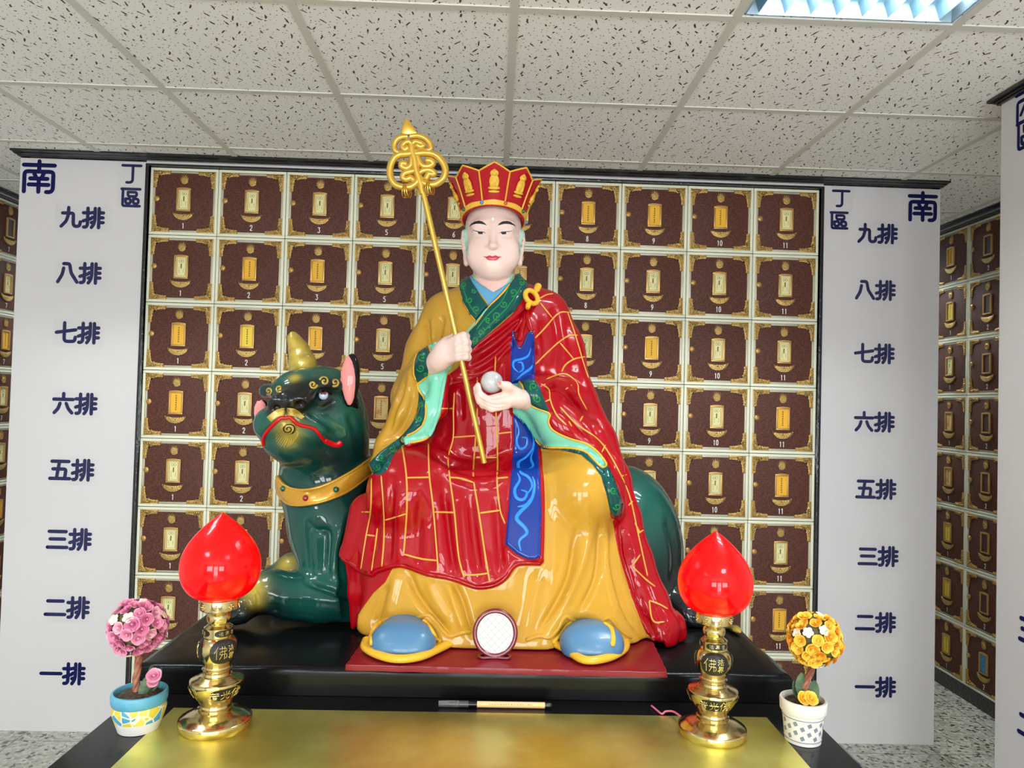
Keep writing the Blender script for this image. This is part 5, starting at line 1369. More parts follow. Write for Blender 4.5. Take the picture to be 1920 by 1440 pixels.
# shoulder ring and ties
mb = MB()
bh = hit(TT, 992, 560); n_ = bh[1]; c_ = bh[0]+n_*.012; ux = Vector((1, 0, 0)); ux = (ux-n_*ux.dot(n_)).normalized(); uz = n_.cross(ux) if n_.cross(ux).z > 0 else -n_.cross(ux)
mb.tube([c_+ux*(.021*math.cos(a)*.95-.006*math.sin(a))+uz*(.019*math.sin(a)+.004*math.cos(a)) for a in np.linspace(0, 6.283, 36, endpoint=False)], .0075, 10, closed=True)
mb.tube([c_+ux*.012+uz*.020, c_+ux*.018+uz*.030, c_+ux*.022+uz*.040], [.006, .0105, .008], 10).ball(c_+ux*.0225+uz*.041, (.0105, .009, .010), 14, 10)
mb.tube([c_-ux*.006-uz*.018, c_-ux*.011-uz*.030, c_-ux*.013-uz*.040], [.007, .0085, .006], 10)
wbuild(mb, 'shoulder_ring', M_goldp, monk, 60)
mb = MB()
cord(mb, TT, [(986, 582), (984, 600), (978, 620), (974, 640)], .0075, .003); cord(mb, TT, [(988, 584), (990, 602), (994, 616), (998, 622)], .0075, .003); cord(mb, TT, [(985, 584), (976, 604), (966, 618), (964, 622)], .006, .003)
wbuild(mb, 'tie', M_redc, o_kasaya, 60)
# shoes
SZ = RZ_+.003
for sx, outline, straps in ((-1, [(688, 1203), (686, 1216), (706, 1229), (742, 1238), (786, 1234), (822, 1219), (850, 1205)], ([(697, 1210), (696, 1192), (703, 1176), (716, 1166)], [(826, 1206), (814, 1190), (803, 1172), (792, 1163)])),
                            (1, [(1034, 1206), (1062, 1220), (1096, 1240), (1138, 1236), (1166, 1222), (1172, 1208), (1164, 1194)], ([(1036, 1206), (1050, 1190), (1062, 1172), (1074, 1164)], [(1148, 1212), (1150, 1196), (1146, 1178), (1132, 1168)]))):
    P = np.array([at_z(x, y, SZ+.006) for x, y in outline]); cx = P[:, 0].mean()-(.014 if sx > 0 else 0); yf = P[:, 1].min()
    c = Clay((cx-.14, 1.66, RZ_-.01), (cx+.14, 1.96, RZ_+.11), .004)
    c.chain([((cx-.036, yf+.062, SZ+.020), .036), ((cx+.036, yf+.062, SZ+.020), .036)], .02)
    c.chain([((cx, 1.90, SZ+.035), .045), ((cx, yf+.085, SZ+.026), .040), ((cx, yf+.048, SZ+.012), .030)], .03, sq=(1.5, 1, .92))
    c.op(lambda X, Y, Z: Z-np.float32(SZ)+0*X+0*Y, (cx-.2, 1.6, RZ_-.03), (cx+.2, 2, RZ_+.005), .002, cut=True)
    s = c.mesh(); s.relax(2); s.subdivide(); o = s.build('shoe', M_shoe, monk); tr = s.bvh()
    path = catmull([(q[0], q[1], SZ+.0095) for q in P], 6)
    mb = MB().prism([(q[0], q[1]) for q in path]+[(path[-1][0], 1.85), (path[0][0], 1.85)], .013, ((0, 0, SZ), (1, 0, 0), (0, 1, 0), (0, 0, 1))); mb.tube(path, .0125, 10, flat=.75); mb.ball(path[0], (.0125, .0125, .009), 12, 8).ball(path[-1], (.0125, .0125, .009), 12, 8)
    wbuild(mb, 'sole', M_goldp, o, 60)
    for ln in straps:
        m2 = cord(MB(), [tr, T_g], ln, .0058, .001)
        if m2.v: wbuild(m2, 'shoe_edging', M_goldp, o, 60)
for ln in ([(700, 1182), (712, 1168), (735, 1160), (770, 1164), (800, 1152), (815, 1162), (840, 1192), (862, 1188), (884, 1184)], [(985, 1200), (1012, 1192), (1030, 1196), (1048, 1178), (1060, 1156), (1080, 1166), (1120, 1170), (1142, 1158), (1160, 1180), (1185, 1196)]):
    wbuild(cord(MB(), T_g, ln, .0055, .0), 'robe_hem', M_yel, o_robe, 60)     # turned hem of the skirt over the shoes
# ------------------------------------------------------------------ head, crown, hands
HX = 925
def make_head():
    c0 = P3(HX, 455, 2.12); c = Clay((c0[0]-.14, 1.95, c0[2]-.20), (c0[0]+.14, 2.30, c0[2]+.16), .0032)
    c.ell(P3(HX, 428, 2.16), (.0835, .095, .10), .02)
    c.ell(P3(HX, 455, 2.12), (.0735, .082, .085), .03)
    c.ell(P3(HX-.5, 486, 2.105), (.0685, .074, .058), .03)
    c.ell(P3(HX-1, 500, 2.075), (.042, .042, .030), .03)
    c.ell(P3(HX-1, 511, 2.062), (.020, .018, .014), .03)
    c.ell(P3(HX, 517, 2.105), (.052, .056, .024), .012)
    c.cone(P3(HX, 505, 2.15), P3(HX, 560, 2.165), .058, .070, .012)
    c.ell(P3(HX-.5, 545, 2.11), (.05, .03, .03), .03)
    for sg in (-1, 1):
        c.ell(P3(HX-.5+sg*28, 476, 2.072), (.030, .024, .036), .03)          # cheek
        c.ell(P3(HX-.5+sg*24, 421, 2.066), (.027, .016, .010), .02)          # brow
        c.ell(P3(HX-.5+sg*24, 434, 2.0655), (.0195, .0125, .0105), .008)     # lid
        c.ell(P3(HX-.5+sg*9.6, 464.5, 2.037), (.0078, .010, .0068), .007)    # nostril wing
    c.cone(P3(HX-.5, 424, 2.052), P3(HX-.5, 459, 2.027), .0078, .0100, .011, sq=(.95, 1, 1))
    c.ell(P3(HX-.5, 462, 2.023), (.0115, .0105, .0088), .008)
    c.ell(P3(HX-.5, 480, 2.0455), (.024, .010, .012), .015)
    c.ell(P3(HX-1.5, 479.5, 2.0345), (.0165, .006, .0032), .004); c.ell(P3(HX-1.5, 486, 2.0355), (.0150, .0065, .0040), .004)
    for sg, y0 in ((-1, 0), (1, 1)):                                        # long-lobed ears
        X = [HX-.5+sg*q for q in (55.5, 53.5, 50.5)]
        c.chain([(P3(X[0]-sg*1, 439+y0, 2.125), .0135), (P3(X[0]-sg*.5, 452+y0, 2.12), .0130), (P3(X[1], 468+y0, 2.12), .010)], .008, sq=(.62, 1.2, 1))
        c.chain([(P3(X[1], 468+y0, 2.12), .0095), (P3(X[2], 484+y0, 2.11), .0115), (P3(X[2]-sg*.5, 492+y0, 2.105), .0125)], .006, sq=(.68, .9, 1))
    s = c.mesh(); s.relax(2, .4); s.subdivide()
    s.fold([([(HX-40, 441), (HX-26, 443), (HX-13, 441)], 3, -.0016), ([(HX+13, 441), (HX+26, 443), (HX+40, 441)], 3, -.0016),           # under the lids
            ([(HX-36, 429), (HX-25, 426), (HX-13, 430)], 2, -.0014), ([(HX+13, 430), (HX+25, 426), (HX+36, 429)], 2, -.0014),
            ([(HX-20, 482), (HX-18, 484)], 3, -.002), ([(HX+16, 482), (HX+18, 484)], 3, -.002), ([(HX-12, 493), (HX-1, 495), (HX+10, 493)], 4, -.0018),
            ([(HX-1, 469), (HX-1, 475)], 2.2, -.0012), ([(HX-38, 518), (HX-15, 527), (HX, 529), (HX+15, 527), (HX+38, 518)], 3, -.003),
            ([(HX-60, 440), (HX-58, 458), (HX-52, 472)], 2.5, -.004), ([(HX+59, 441), (HX+57, 459), (HX+52, 473)], 2.5, -.004)])
    return s
hd = make_head()
T_h = hd.bvh()
mintL = [(858, 425), (860, 400), (880, 380), (876, 400), (874, 430), (877, 462), (879, 478), (875, 478), (871, 452), (868, 432)]
mintR = [(990, 425), (988, 400), (969, 380), (974, 400), (976, 430), (974, 462), (972, 478), (975, 478), (979, 452), (983, 432)]
hd.snap([mintL, mintR], 1.6); hd.paint(0, [(mintL, 1), (mintR, 1)])
bk = (hd.P[hd.F].mean(1)[:, 1] > 2.16) & (hd.P[hd.F].mean(1)[:, 2] > P3(HX, 490, 2.15)[2]); hd.mi[bk] = 1
M_headskin = mat('statue_face', (232, 200, 190), .42, coat=.1)
M_mint = mat('shaved_mint', (150, 200, 182), .45)
o_head = hd.build('body', [M_headskin, M_mint], monk)
M_brow = mat('brow_black', (22, 18, 18), .4); M_lip = mat('lip_red', (200, 52, 66), .35, coat=.3); M_liner = mat('eye_liner', (64, 58, 64), .5); M_eyew = mat('eye_white', (232, 226, 222), .3, coat=.5); M_pearl = mat('pearl', (240, 236, 222), .2, coat=1)
def c8(L): return [(830+x/8, 370+y/8) for x, y in L]
for L in (c8([(398, 440), (430, 395), (480, 365), (545, 352), (600, 365), (640, 395), (665, 422), (620, 408), (560, 397), (500, 397), (446, 412)]),
          c8([(826, 422), (850, 390), (900, 362), (965, 356), (1020, 370), (1070, 405), (1098, 442), (1054, 416), (990, 401), (930, 400), (876, 410)])):
    wbuild(patch(MB(), T_h, L, .0008, res=1.1), 'eyebrow', M_brow, o_head, 60)
for L, ir, liner in ((c8([(508, 518), (540, 522), (600, 524), (640, 540), (612, 550), (560, 553), (525, 543)]), c8([(528, 520), (570, 520), (604, 526), (604, 550), (560, 553), (534, 545)]), c8([(455, 488), (500, 505), (545, 518), (610, 521), (645, 542)])),
                     (c8([(845, 542), (880, 525), (940, 521), (985, 520), (972, 545), (930, 556), (880, 553)]), c8([(872, 527), (910, 521), (950, 521), (955, 548), (915, 557), (880, 550)]), c8([(842, 544), (880, 523), (945, 518), (990, 513), (1045, 502)]))):
    e = wbuild(patch(MB(), T_h, L, .0005, res=1.0), 'eye', M_eyew, o_head, 60)
    wbuild(patch(MB(), T_h, ir, .0009, lift=.0006, res=1.0), 'iris', M_brow, o_head, 60)
    wbuild(cord(MB(), T_h, liner, .0013, .0004, taper=True), 'eyelid_line', M_liner, o_head, 60)
wbuild(patch(MB(), T_h, c8([(602, 884), (660, 888), (700, 870), (728, 878), (745, 886), (765, 878), (795, 870), (830, 886), (884, 890), (850, 908), (826, 936), (790, 946), (700, 944), (668, 932), (640, 900)]), .0008, res=1.1, puff=.0006), 'lips', M_lip, o_head, 60)
wbuild(cord(MB(), T_h, c8([(606, 886), (670, 900), (720, 898), (745, 904), (775, 898), (820, 902), (882, 890)]), .0009, .0016, taper=True), 'lip_line', mat('lip_dark', (150, 34, 52), .4), o_head, 60)
q = hit(T_h, 924, 410.5); wbuild(MB().ball(q[0], .0052, 16, 10), 'forehead_pearl', M_pearl, o_head, 60)

# crown of five visible panels round the head
CRX, CRY = P3(HX+.5, 400, 2.13)[0], 2.13
def cr(th, r, z, tilt=0.0): return (CRX+r*math.sin(th), CRY-r*math.cos(th), z+tilt*math.cos(th))
ZB = P3(HX, 413, 2.13)[2]; ZS = P3(HX, 345, 2.10)[2]; ZT = P3(HX, 333, 2.10)[2]
RB, RS, RT = .0895, .120, .141
crown = bpy.data.objects.new('crown', None)
M_crown = GL('crown_red', (170, 10, 26), .18); M_relief = GL('relief_gold', (226, 176, 60), .3, bump=(160, .5, .003))
mb = MB(); seams = []; NP = 9
def cpt(th, s_, off=0.0):       # s_: 0 at the band, 1 at the top edge of the panel
    k = (th/math.radians(40)+.5) % 1.0; u = abs(k-.5)*2           # 0 at panel middle, 1 at seam
    front = math.cos(th)
    zb = ZB+.023*front; zt = (1-u)*ZT+u*ZS+ .010*front; rt = (1-u)*RT+u*RS
    # flat panels: chord between seams
    r = RB+(rt-RB)*s_**1.15; r = r*((1-s_)*1.0+s_*math.cos(math.radians(20))/math.cos(math.radians(20)*u)*1.045)
    r -= .004*0
    return cr(th, r+off, zb+(zt-zb)*s_)
n_th = NP*12; n_s = 9; v = []
for off in (0.0, -.009):
    for j in range(n_s):
        for i in range(n_th):
            v.append(cpt(2*math.pi*i/n_th, j/(n_s-1), off))
L_ = n_s*n_th
f = []
for b, fl in ((0, False), (L_, True)):
    for j in range(n_s-1):
        for i in range(n_th):
            q = (b+j*n_th+i, b+j*n_th+(i+1) % n_th, b+(j+1)*n_th+(i+1) % n_th, b+(j+1)*n_th+i); f.append(q[::-1] if fl else q)
for j in (0, n_s-1):
    for i in range(n_th): f.append((j*n_th+i, j*n_th+(i+1) % n_th, L_+j*n_th+(i+1) % n_th, L_+j*n_th+i))
mb.add(v, f)
o_crown = wbuild(mb, 'crown', M_crown, monk, 30)
mb = MB()
for k in range(NP):
    th = math.radians(20+40*k)
    mb.tube([cpt(th, q, .0015) for q in np.linspace(0, 1, 10)], .0024, 8)
mb.tube([cpt(2*math.pi*i/n_th, 1.0, 0.0) for i in range(n_th)], .0026, 8, closed=True)
wbuild(mb, 'crown_edging', M_goldp, o_crown, 60)
mb = MB(); v = []
for j, (s_, o_) in enumerate(((-.02, .000), (-.02, .0055), (.06, .0060), (.11, .0055), (.11, 0))): v += [cpt(2*math.pi*i/n_th, max(s_, 0), o_) if s_ >= 0 else (lambda p: (p[0], p[1], p[2]-.002))(cpt(2*math.pi*i/n_th, 0, o_)) for i in range(n_th)]
f = [(j*n_th+i, j*n_th+(i+1) % n_th, (j+1)*n_th+(i+1) % n_th, (j+1)*n_th+i) for j in range(4) for i in range(n_th)]
wbuild(mb.add(v, f), 'crown_band', M_relief, o_crown, 50)
mb = MB()
mb.tube([(lambda p: (p[0], p[1], p[2]-.0025))(cpt(2*math.pi*i/n_th, 0, -.001)) for i in range(n_th)], .0030, 8, closed=True); wbuild(mb, 'crown_rim', M_crown, o_crown, 60)
T_cr = BVHTree.FromPolygons([tuple(p) for p in np.array([o.co for o in o_crown.data.vertices])], [tuple(p.vertices) for p in o_crown.data.polygons])
for k in (-2, -1, 0, 1, 2):             # small seated relief figure on each panel: halo, head, shoulders, lap
    th = math.radians(40*k); mb = MB()
    A = Vector(cpt(th, .2, .0)); B = Vector(cpt(th, .9, .0)); up = (B-A).normalized(); side = Vector((math.cos(th), math.sin(th), 0)); nn = side.cross(up); nn = nn if nn.dot(Vector(cr(th, 1, 0))-Vector((CRX, CRY, 0))) > 0 else -nn
    Hh = (B-A).length
    def blob(u, w_, ru, rw, d):
        o_ = A+up*(u*Hh)+side*w_*1.4+nn*.001; bm = bmesh.new(); bmesh.ops.create_uvsphere(bm, u_segments=14, v_segments=9, radius=1)
        for q in bm.verts: q.co = o_+side*(q.co.x*rw*1.4)+nn*(q.co.y*d)+up*(q.co.z*ru)
        mb.bm(bm)
    blob(.78, 0, .0095, .0085, .0028); blob(.76, 0, .0062, .0052, .0062); blob(.88, 0, .0035, .0030, .0045); blob(.46, 0, .0135, .0082, .0050); blob(.28, 0, .0048, .0125, .0058); blob(.40, .0055, .010, .0038, .0058); blob(.40, -.0055, .010, .0038, .0058); blob(.16, 0, .0040, .0115, .0040); blob(.50, 0, .021, .0100, .0022)
    wbuild(mb, 'relief_figure', M_relief, o_crown, 60)
JEW = [mat('jewel_blue', (60, 140, 216), .15, coat=1), mat('jewel_coral', (196, 70, 50), .2, coat=1), mat('jewel_green', (8, 84, 50), .15, coat=1)]
for th, m in ((-100, 1), (-60, 2), (-20, 0), (20, 1), (60, 2), (100, 0)):
    p = cpt(math.radians(th), .055, .0075); wbuild(MB().ball(p, (.0054, .0054, .0058), 14, 10), 'jewel', JEW[m], o_crown, 60)

# hands
YT, YH, YBt = 1.845, 1.876, 1.90
def sp(x, y): return P3(x, y, YT+(y-225)*(YBt-YT)/(868-225))
def hand_left():
    o = P3(846, 660, 1.885); c = Clay(np.array(o)-(.085, .07, .075), np.array(o)+(.075, .17, .065), .0026)
    c.chain([(P3(800, 690, 1.985), .030), (P3(822, 676, 1.925), .029)], .015)
    c.ell(P3(838, 660, 1.902), (.033, .026, .037), .014); c.ell(P3(828, 668, 1.915), (.026, .026, .034), .014)
    for k, (y0, x1, y1, r) in enumerate(((640, 874, 629, .0098), (650, 877, 641.5, .0100), (661, 878, 655, .0098), (673, 878, 669, .0088))):
        c.chain([(P3(842, y0+2, 1.887), r*1.12), (P3(859, (y0+y1)/2-1, 1.866), r*1.08), (P3(x1-5, y1, 1.860), r), (P3(x1, y1+1.5, 1.874), r*.95), (P3(x1-9, y1+3, 1.893), r*.85)], .0048)
    c.chain([(P3(838, 640, 1.9), .0125), (P3(852, 633, 1.893), .0108), (P3(868, 633, 1.895), .0090)], .008)
    c.cone(sp(834, 536), sp(872, 706), .0086, .0086, .001, cut=True)
    s = c.mesh(); s.relax(1, .4); s.subdivide()
    s.fold([([(853, 645), (866, 640), (879, 635.5)], 1.5, -.0022), ([(853, 656), (868, 651), (880, 648.5)], 1.5, -.0022), ([(854, 667), (868, 663.5), (880, 662)], 1.5, -.0022)])
    return s
def hand_right():
    o = P3(935, 742, 1.88); c = Clay(np.array(o)-(.085, .07, .075), np.array(o)+(.11, .13, .065), .0026)
    c.chain([(P3(1002, 752, 1.955), .028), (P3(975, 748, 1.90), .026)], .015)
    c.ell(P3(957, 748, 1.882), (.034, .026, .022), .016); c.ell(P3(936, 752, 1.872), (.030, .026, .016), .016)
    for y0, x1, y1, x2, y2, x3, y3, r in ((743, 914, 749, 899, 738, 896, 722, .0082), (751, 915, 756, 897, 744, 892, 728, .0086), (758, 917, 762, 899, 752, 893, 737, .0084), (764, 922, 767, 905, 760, 898, 748, .0076)):
        k = (y0-743)/21
        c.chain([(P3(950, y0-3, 1.86+.006*k), r*1.25), (P3(x1, y1, 1.842+.008*k), r*1.08), (P3(x2, y2, 1.846+.010*k), r), (P3(x3, y3, 1.856+.012*k), r*.85)], .0042)
    c.chain([(P3(966, 736, 1.878), .0155), (P3(951, 725, 1.852), .0115), (P3(938, 720, 1.838), .0092)], .010)
    c.ell(P3(922, 716.5, 1.876), (.0294,)*3, .001, cut=True)
    s = c.mesh(); s.relax(1, .4); s.subdivide()
    s.fold([([(948, 747), (925, 750), (905, 743), (897, 733)], 1.4, -.0018), ([(950, 757), (928, 759.5), (906, 752), (896, 742)], 1.4, -.0018), ([(950, 764), (930, 766), (910, 759), (899, 750)], 1.4, -.0016)])
    return s
hl, hr = hand_left(), hand_right()
o_hl = hl.build('hand', M_headskin, monk); o_hr = hr.build('hand', M_headskin, monk)
M_nail = mat('nail_pink', (226, 120, 128), .3, coat=.3)
T_hr = hr.bvh()
mb = MB(); patch(mb, [T_hr], [(934.5, 716), (938, 714.5), (940.5, 718), (939, 722), (935.5, 721.5)], .0008, res=1.0)
if mb.v: wbuild(mb, 'nail', M_nail, o_hr, 60)
# crystal ball on the palm
bc_ = P3(922, 716.5, 1.876); M_crystal = mat('crystal', (208, 208, 206), .12, coat=1.0, noise=(26, (176, 180, 182), .4, .7))
tag(MB().ball((0, 0, 0), .0288, 40, 24).build('crystal_ball', M_crystal, smooth=180, loc=bc_), 'cloudy white crystal ball held in the raised hand of the monk statue', 'ball')

# ------------------------------------------------------------------ ringed staff
M_staff = mat('staff_gold', (214, 168, 58), .24, .55, coat=.6); M_ring = mat('ring_gold', (222, 184, 84), .2, .9)
bot = hit(TT, 908, 868); 
staff = thing('ringed_staff', 'gold monk staff with scroll head and small rings held by the statue', 'staff', tuple(sp(908, 868)))
wbuild(MB().tube([sp(791.5, 352), sp(850, 606), sp(908, 868)], .0072, 14), 'shaft', M_staff, staff, 60)
def c2(L): return [(700+x/4.8, 200+y/4.8) for x, y in L]
mb = MB()
def bar(L, r, closed=False, taper=None):
    P = catmull(c2(L)+(c2(L[:1]) if closed else []), 6); n = len(P); r = r*1.18
    rad = [r]*n if not taper else [r*(1+(taper-1)*i/(n-1)) for i in range(n)]
    mb.tube([sp(*q) for q in P], rad, 12, closed=False)
    if taper and taper > 1: mb.ball(sp(*P[-1]), r*taper*1.02, 12, 8)
bar([(310, 270), (250, 275), (205, 305), (188, 350), (200, 398), (250, 420), (310, 420), (352, 400)], .0066)
bar([(330, 268), (400, 262), (465, 285), (510, 330), (515, 380), (470, 400), (410, 405), (370, 402)], .0066)
bar([(352, 345), (320, 315), (280, 330), (262, 360), (285, 390), (305, 375)], .0058, taper=1.25)
bar([(345, 345), (370, 318), (400, 320), (440, 335), (450, 352), (425, 362), (400, 350)], .0058, taper=1.25)
bar([(345, 340), (350, 400), (372, 470), (385, 560), (410, 640), (440, 730)], .0088)
bar([(352, 420), (290, 428), (230, 435), (180, 475), (152, 550), (155, 630), (190, 695), (250, 722), (330, 722), (385, 690), (410, 650)], .0078)
bar([(370, 425), (430, 418), (510, 420), (580, 450), (635, 520), (648, 590), (620, 655), (560, 695), (490, 700), (440, 680), (425, 640)], .0078)
bar([(352, 440), (345, 480), (335, 530), (300, 555), (258, 540), (258, 510), (285, 515)], .0066, taper=1.2)
bar([(395, 445), (420, 500), (450, 535), (500, 535), (535, 515), (520, 488), (490, 485)], .0066, taper=1.2)
bar([(385, 575), (330, 585), (280, 600), (265, 635), (295, 655), (335, 640), (355, 655)], .0066, taper=1.1)
bar([(410, 600), (450, 575), (500, 570), (545, 590), (540, 610), (500, 605), (480, 640)], .0066, taper=1.1)
wbuild(mb, 'scroll_head', M_staff, staff, 60)
mb = MB()
tip = [(300, 98), (340, 150), (375, 200), (402, 245), (360, 262), (300, 262), (250, 252), (258, 190), (275, 150)]
A = np.array([sp(*q) for q in c2(tip)]); cc = A.mean(0)
bm = bmesh.new(); vs = [bm.verts.new(q+np.array([0, -.006, 0])) for q in A]; bm.faces.new(vs); r = bmesh.ops.extrude_face_region(bm, geom=list(bm.faces)); bmesh.ops.translate(bm, verts=[q for q in r['geom'] if isinstance(q, bmesh.types.BMVert)], vec=(0, .012, 0))
bmesh.ops.bevel(bm, geom=list(bm.edges), offset=.0035, segments=3, affect='EDGES', profile=.5); bmesh.ops.recalc_face_normals(bm, faces=bm.faces); mb.bm(bm)
wbuild(mb, 'flame_tip', M_staff, staff, 60)
mb = MB(); mb.tube([sp(*q) for q in c2([(415, 660), (430, 720), (446, 785)])], [.0085, .0098, .0092], 16); wbuild(mb, 'socket', M_staff, staff, 60)
for bx, by in ((302, 728), (510, 700)):
    for k in (-1, 0, 1):
        x, y = c2([(bx+k*9, by)])[0]; p = Vector(sp(x, y)); a0 = .25*k
        pts = [(p.x+.0048*math.sin(t)+.0022*k*(1-math.cos(t)), p.y+.0135*math.sin(t), p.z-.008+.0175*math.cos(t)) for t in np.linspace(0, 6.283, 28, endpoint=False)]
        wbuild(MB().tube(pts, .0016, 6, closed=True), 'small_ring', M_ring, staff, 60)
# ================================================================== the horned beast the monk sits on
beast_loc = (P3(620, 1150, 2.1)[0], 2.1, PZ)
beast = thing('beast_statue', 'glossy dark green horned beast statue with gold collar lying under the seated monk', 'statue', beast_loc)
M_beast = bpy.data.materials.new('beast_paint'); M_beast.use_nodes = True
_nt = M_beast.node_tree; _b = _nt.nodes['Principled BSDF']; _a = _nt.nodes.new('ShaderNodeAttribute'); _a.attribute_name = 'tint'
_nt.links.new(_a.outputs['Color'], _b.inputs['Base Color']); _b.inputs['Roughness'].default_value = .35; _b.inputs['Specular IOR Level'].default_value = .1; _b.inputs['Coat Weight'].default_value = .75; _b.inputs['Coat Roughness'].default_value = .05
_tc = _nt.nodes.new('ShaderNodeTexCoord'); _n = _nt.nodes.new('ShaderNodeTexNoise'); _n.inputs['Scale'].default_value = 16; _bp = _nt.nodes.new('ShaderNodeBump'); _bp.inputs['Strength'].default_value = .12; _bp.inputs['Distance'].default_value = .01
_nt.links.new(_tc.outputs['Object'], _n.inputs['Vector']); _nt.links.new(_n.outputs['Fac'], _bp.inputs['Height']); _nt.links.new(_bp.outputs['Normal'], _b.inputs['Normal']); _nt.links.new(_bp.outputs['Normal'], _b.inputs['Coat Normal'])
M_bgold = mat('beast_gold', (196, 168, 60), .26, .3, coat=1, noise=(30, (150, 128, 44), .45, .75))
M_bblack = GL('beast_black', (16, 18, 20), .16); M_bred = GL('mouth_red', (196, 16, 24), .2); M_ear = GL('ear_pink', (226, 140, 136), .35, coat=.5)
M_bcollar = mat('collar_gold', (206, 150, 40), .3, .35, coat=.6, bump=(40, .3, .004))
def make_beast():
    c = Clay((-.86, 1.72, .875), (.78, 2.56, 1.66), .0065)
    # trunk, haunch, hind leg
    c.chain([(P3(690, 1000, 2.25), .155), (P3(900, 1010, 2.31), .185), (P3(1130, 1010, 2.29), .175)], .05)
    c.ell(P3(1163, 1032, 2.24), (.188, .21, .262), .05)
    c.chain([(P3(1235, 1110, 2.16), .085), (P3(1285, 1150, 2.08), .052), (P3(1335, 1178, 2.05), .038)], .04)
    c.ell(P3(1362, 1190, 2.035), (.052, .055, .030), .02)
    c.ell(P3(1380, 1195, 1.995), (.020, .040, .034), .008)
    # neck and chest
    c.chain([(P3(612, 835, 2.125), .120), (P3(612, 900, 2.15), .125), (P3(622, 985, 2.14), .125)], .04)
    c.chain([(P3(612, 970, 2.075), .098), (P3(622, 1085, 2.05), .082)], .04)
    c.chain([(P3(655, 1000, 2.05), .08), (P3(670, 1100, 2.03), .07)], .03)
    # near foreleg lying forward, hoof
    c.chain([(P3(700, 1125, 2.0), .062), (P3(600, 1121, 1.995), .060), (P3(545, 1118, 1.99), .056), (P3(512, 1110, 1.985), .056)], .025)
    c.chain([(P3(512, 1106, 1.985), .050), (P3(474, 1118, 1.975), .047), (P3(446, 1144, 1.965), .036), (P3(430, 1156, 1.955), .022)], .02)
    c.chain([(P3(452, 1150, 1.925), .03), (P3(432, 1160, 1.915), .018)], .012)
    # far foreleg
    c.chain([(P3(640, 1065, 2.24), .056), (P3(548, 1068, 2.24), .047), (P3(508, 1088, 2.235), .036), (P3(478, 1098, 2.235), .022)], .02)
    # head: skull, cheeks, muzzle, jaw, nose, brows
    c.ell(P3(602, 763, 2.085), (.115, .125, .118), .03)
    c.ell(P3(628, 800, 2.085), (.088, .10, .088), .04)
    c.ell(P3(560, 735, 2.0), (.070, .07, .060), .04)
    c.ell(P3(538, 790, 1.985), (.082, .085, .050), .03)
    c.ell(P3(520, 803, 1.995), (.055, .07, .040), .03)
    c.ell(P3(575, 808, 2.0), (.07, .075, .048), .03)
    c.ell(P3(544, 828, 2.005), (.074, .078, .050), .012)
    c.ell(P3(575, 840, 2.06), (.085, .085, .06), .04)
    c.chain([(P3(577, 735, 1.955), .034), (P3(545, 751, 1.925), .037)], .02, sq=(1.15, 1, .85))
    c.ell(P3(519, 758, 1.925), (.026, .026, .021), .012); c.ell(P3(564, 752, 1.918), (.028, .028, .022), .012)
    c.chain([(P3(575, 726, 1.975), .022), (P3(600, 722, 1.968), .024), (P3(632, 724, 1.995), .020)], .012)
    c.chain([(P3(500, 733, 2.03), .022), (P3(528, 731, 1.975), .020)], .012)
    c.ell(P3(606, 742, 1.955), (.020, .030, .016), .012, cut=True); c.ell(P3(606, 744, 1.985), (.022, .02, .020), .008)
    c.ell(P3(518, 764, 1.902), (.011, .02, .009), .008, cut=True); c.ell(P3(562, 758, 1.893), (.013, .02, .010), .008, cut=True)
    c.op(lambda X, Y, Z: G_CLAY.sample(X, Y, Z, .021), (-.5, 1.7, .88), (.58, 2.52, 1.7), .004, cut=True)
    c.op(lambda X, Y, Z: Z-np.float32(PZ+.0035)+0*X+0*Y, (-1, 1.6, .8), (1, 2.7, .888), .002, cut=True)
    s = c.mesh(); s.relax(3, .5); s.subdivide(); return s
MOUTH = [(495, 836), (494, 822), (500, 810), (507, 802), (520, 789), (529, 783), (536, 784), (543, 782), (552, 790), (561, 797), (585, 802), (597, 812), (607, 825), (620, 832), (632, 836), (641, 832)]
bs = make_beast()
bs.fold([(MOUTH, 3, -.006), ([(575, 770), (600, 785), (622, 800), (640, 822)], 6, -.007), ([(588, 760), (606, 765), (630, 752)], 4, -.006), ([(560, 775), (590, 790), (615, 815)], 7, .005), ([(536, 768), (536, 780)], 2.5, -.005),
         ([(652, 775), (665, 815), (672, 850)], 7, -.006), ([(640, 770), (655, 810), (664, 850)], 6, .005), ([(512, 742), (530, 748), (540, 742)], 3, -.004),
         ([(577, 975), (580, 1020), (584, 1085)], 4, -.005), ([(578, 972), (590, 993), (610, 995), (618, 1010), (615, 1080)], 4, -.010), ([(640, 985), (628, 1030), (624, 1090)], 5, .008), ([(650, 1000), (640, 1060), (646, 1100)], 4, -.008),
         ([(575, 1092), (610, 1105), (668, 1125)], 4, -.012), ([(520, 1118), (580, 1122), (650, 1128)], 4, .003), ([(515, 1130), (515, 1150)], 5, -.008), ([(470, 1095), (482, 1115), (486, 1135)], 2.5, -.004), ([(464, 1097), (475, 1118), (478, 1136)], 2.5, .003),
         ([(1250, 960), (1268, 1040), (1262, 1110)], 8, -.01)])
bs.keep_above(PZ+.0035)
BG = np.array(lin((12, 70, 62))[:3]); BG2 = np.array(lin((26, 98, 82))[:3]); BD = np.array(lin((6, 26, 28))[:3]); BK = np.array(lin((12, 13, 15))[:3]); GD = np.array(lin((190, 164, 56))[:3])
tint = np.tile(BG, (len(bs.P), 1))
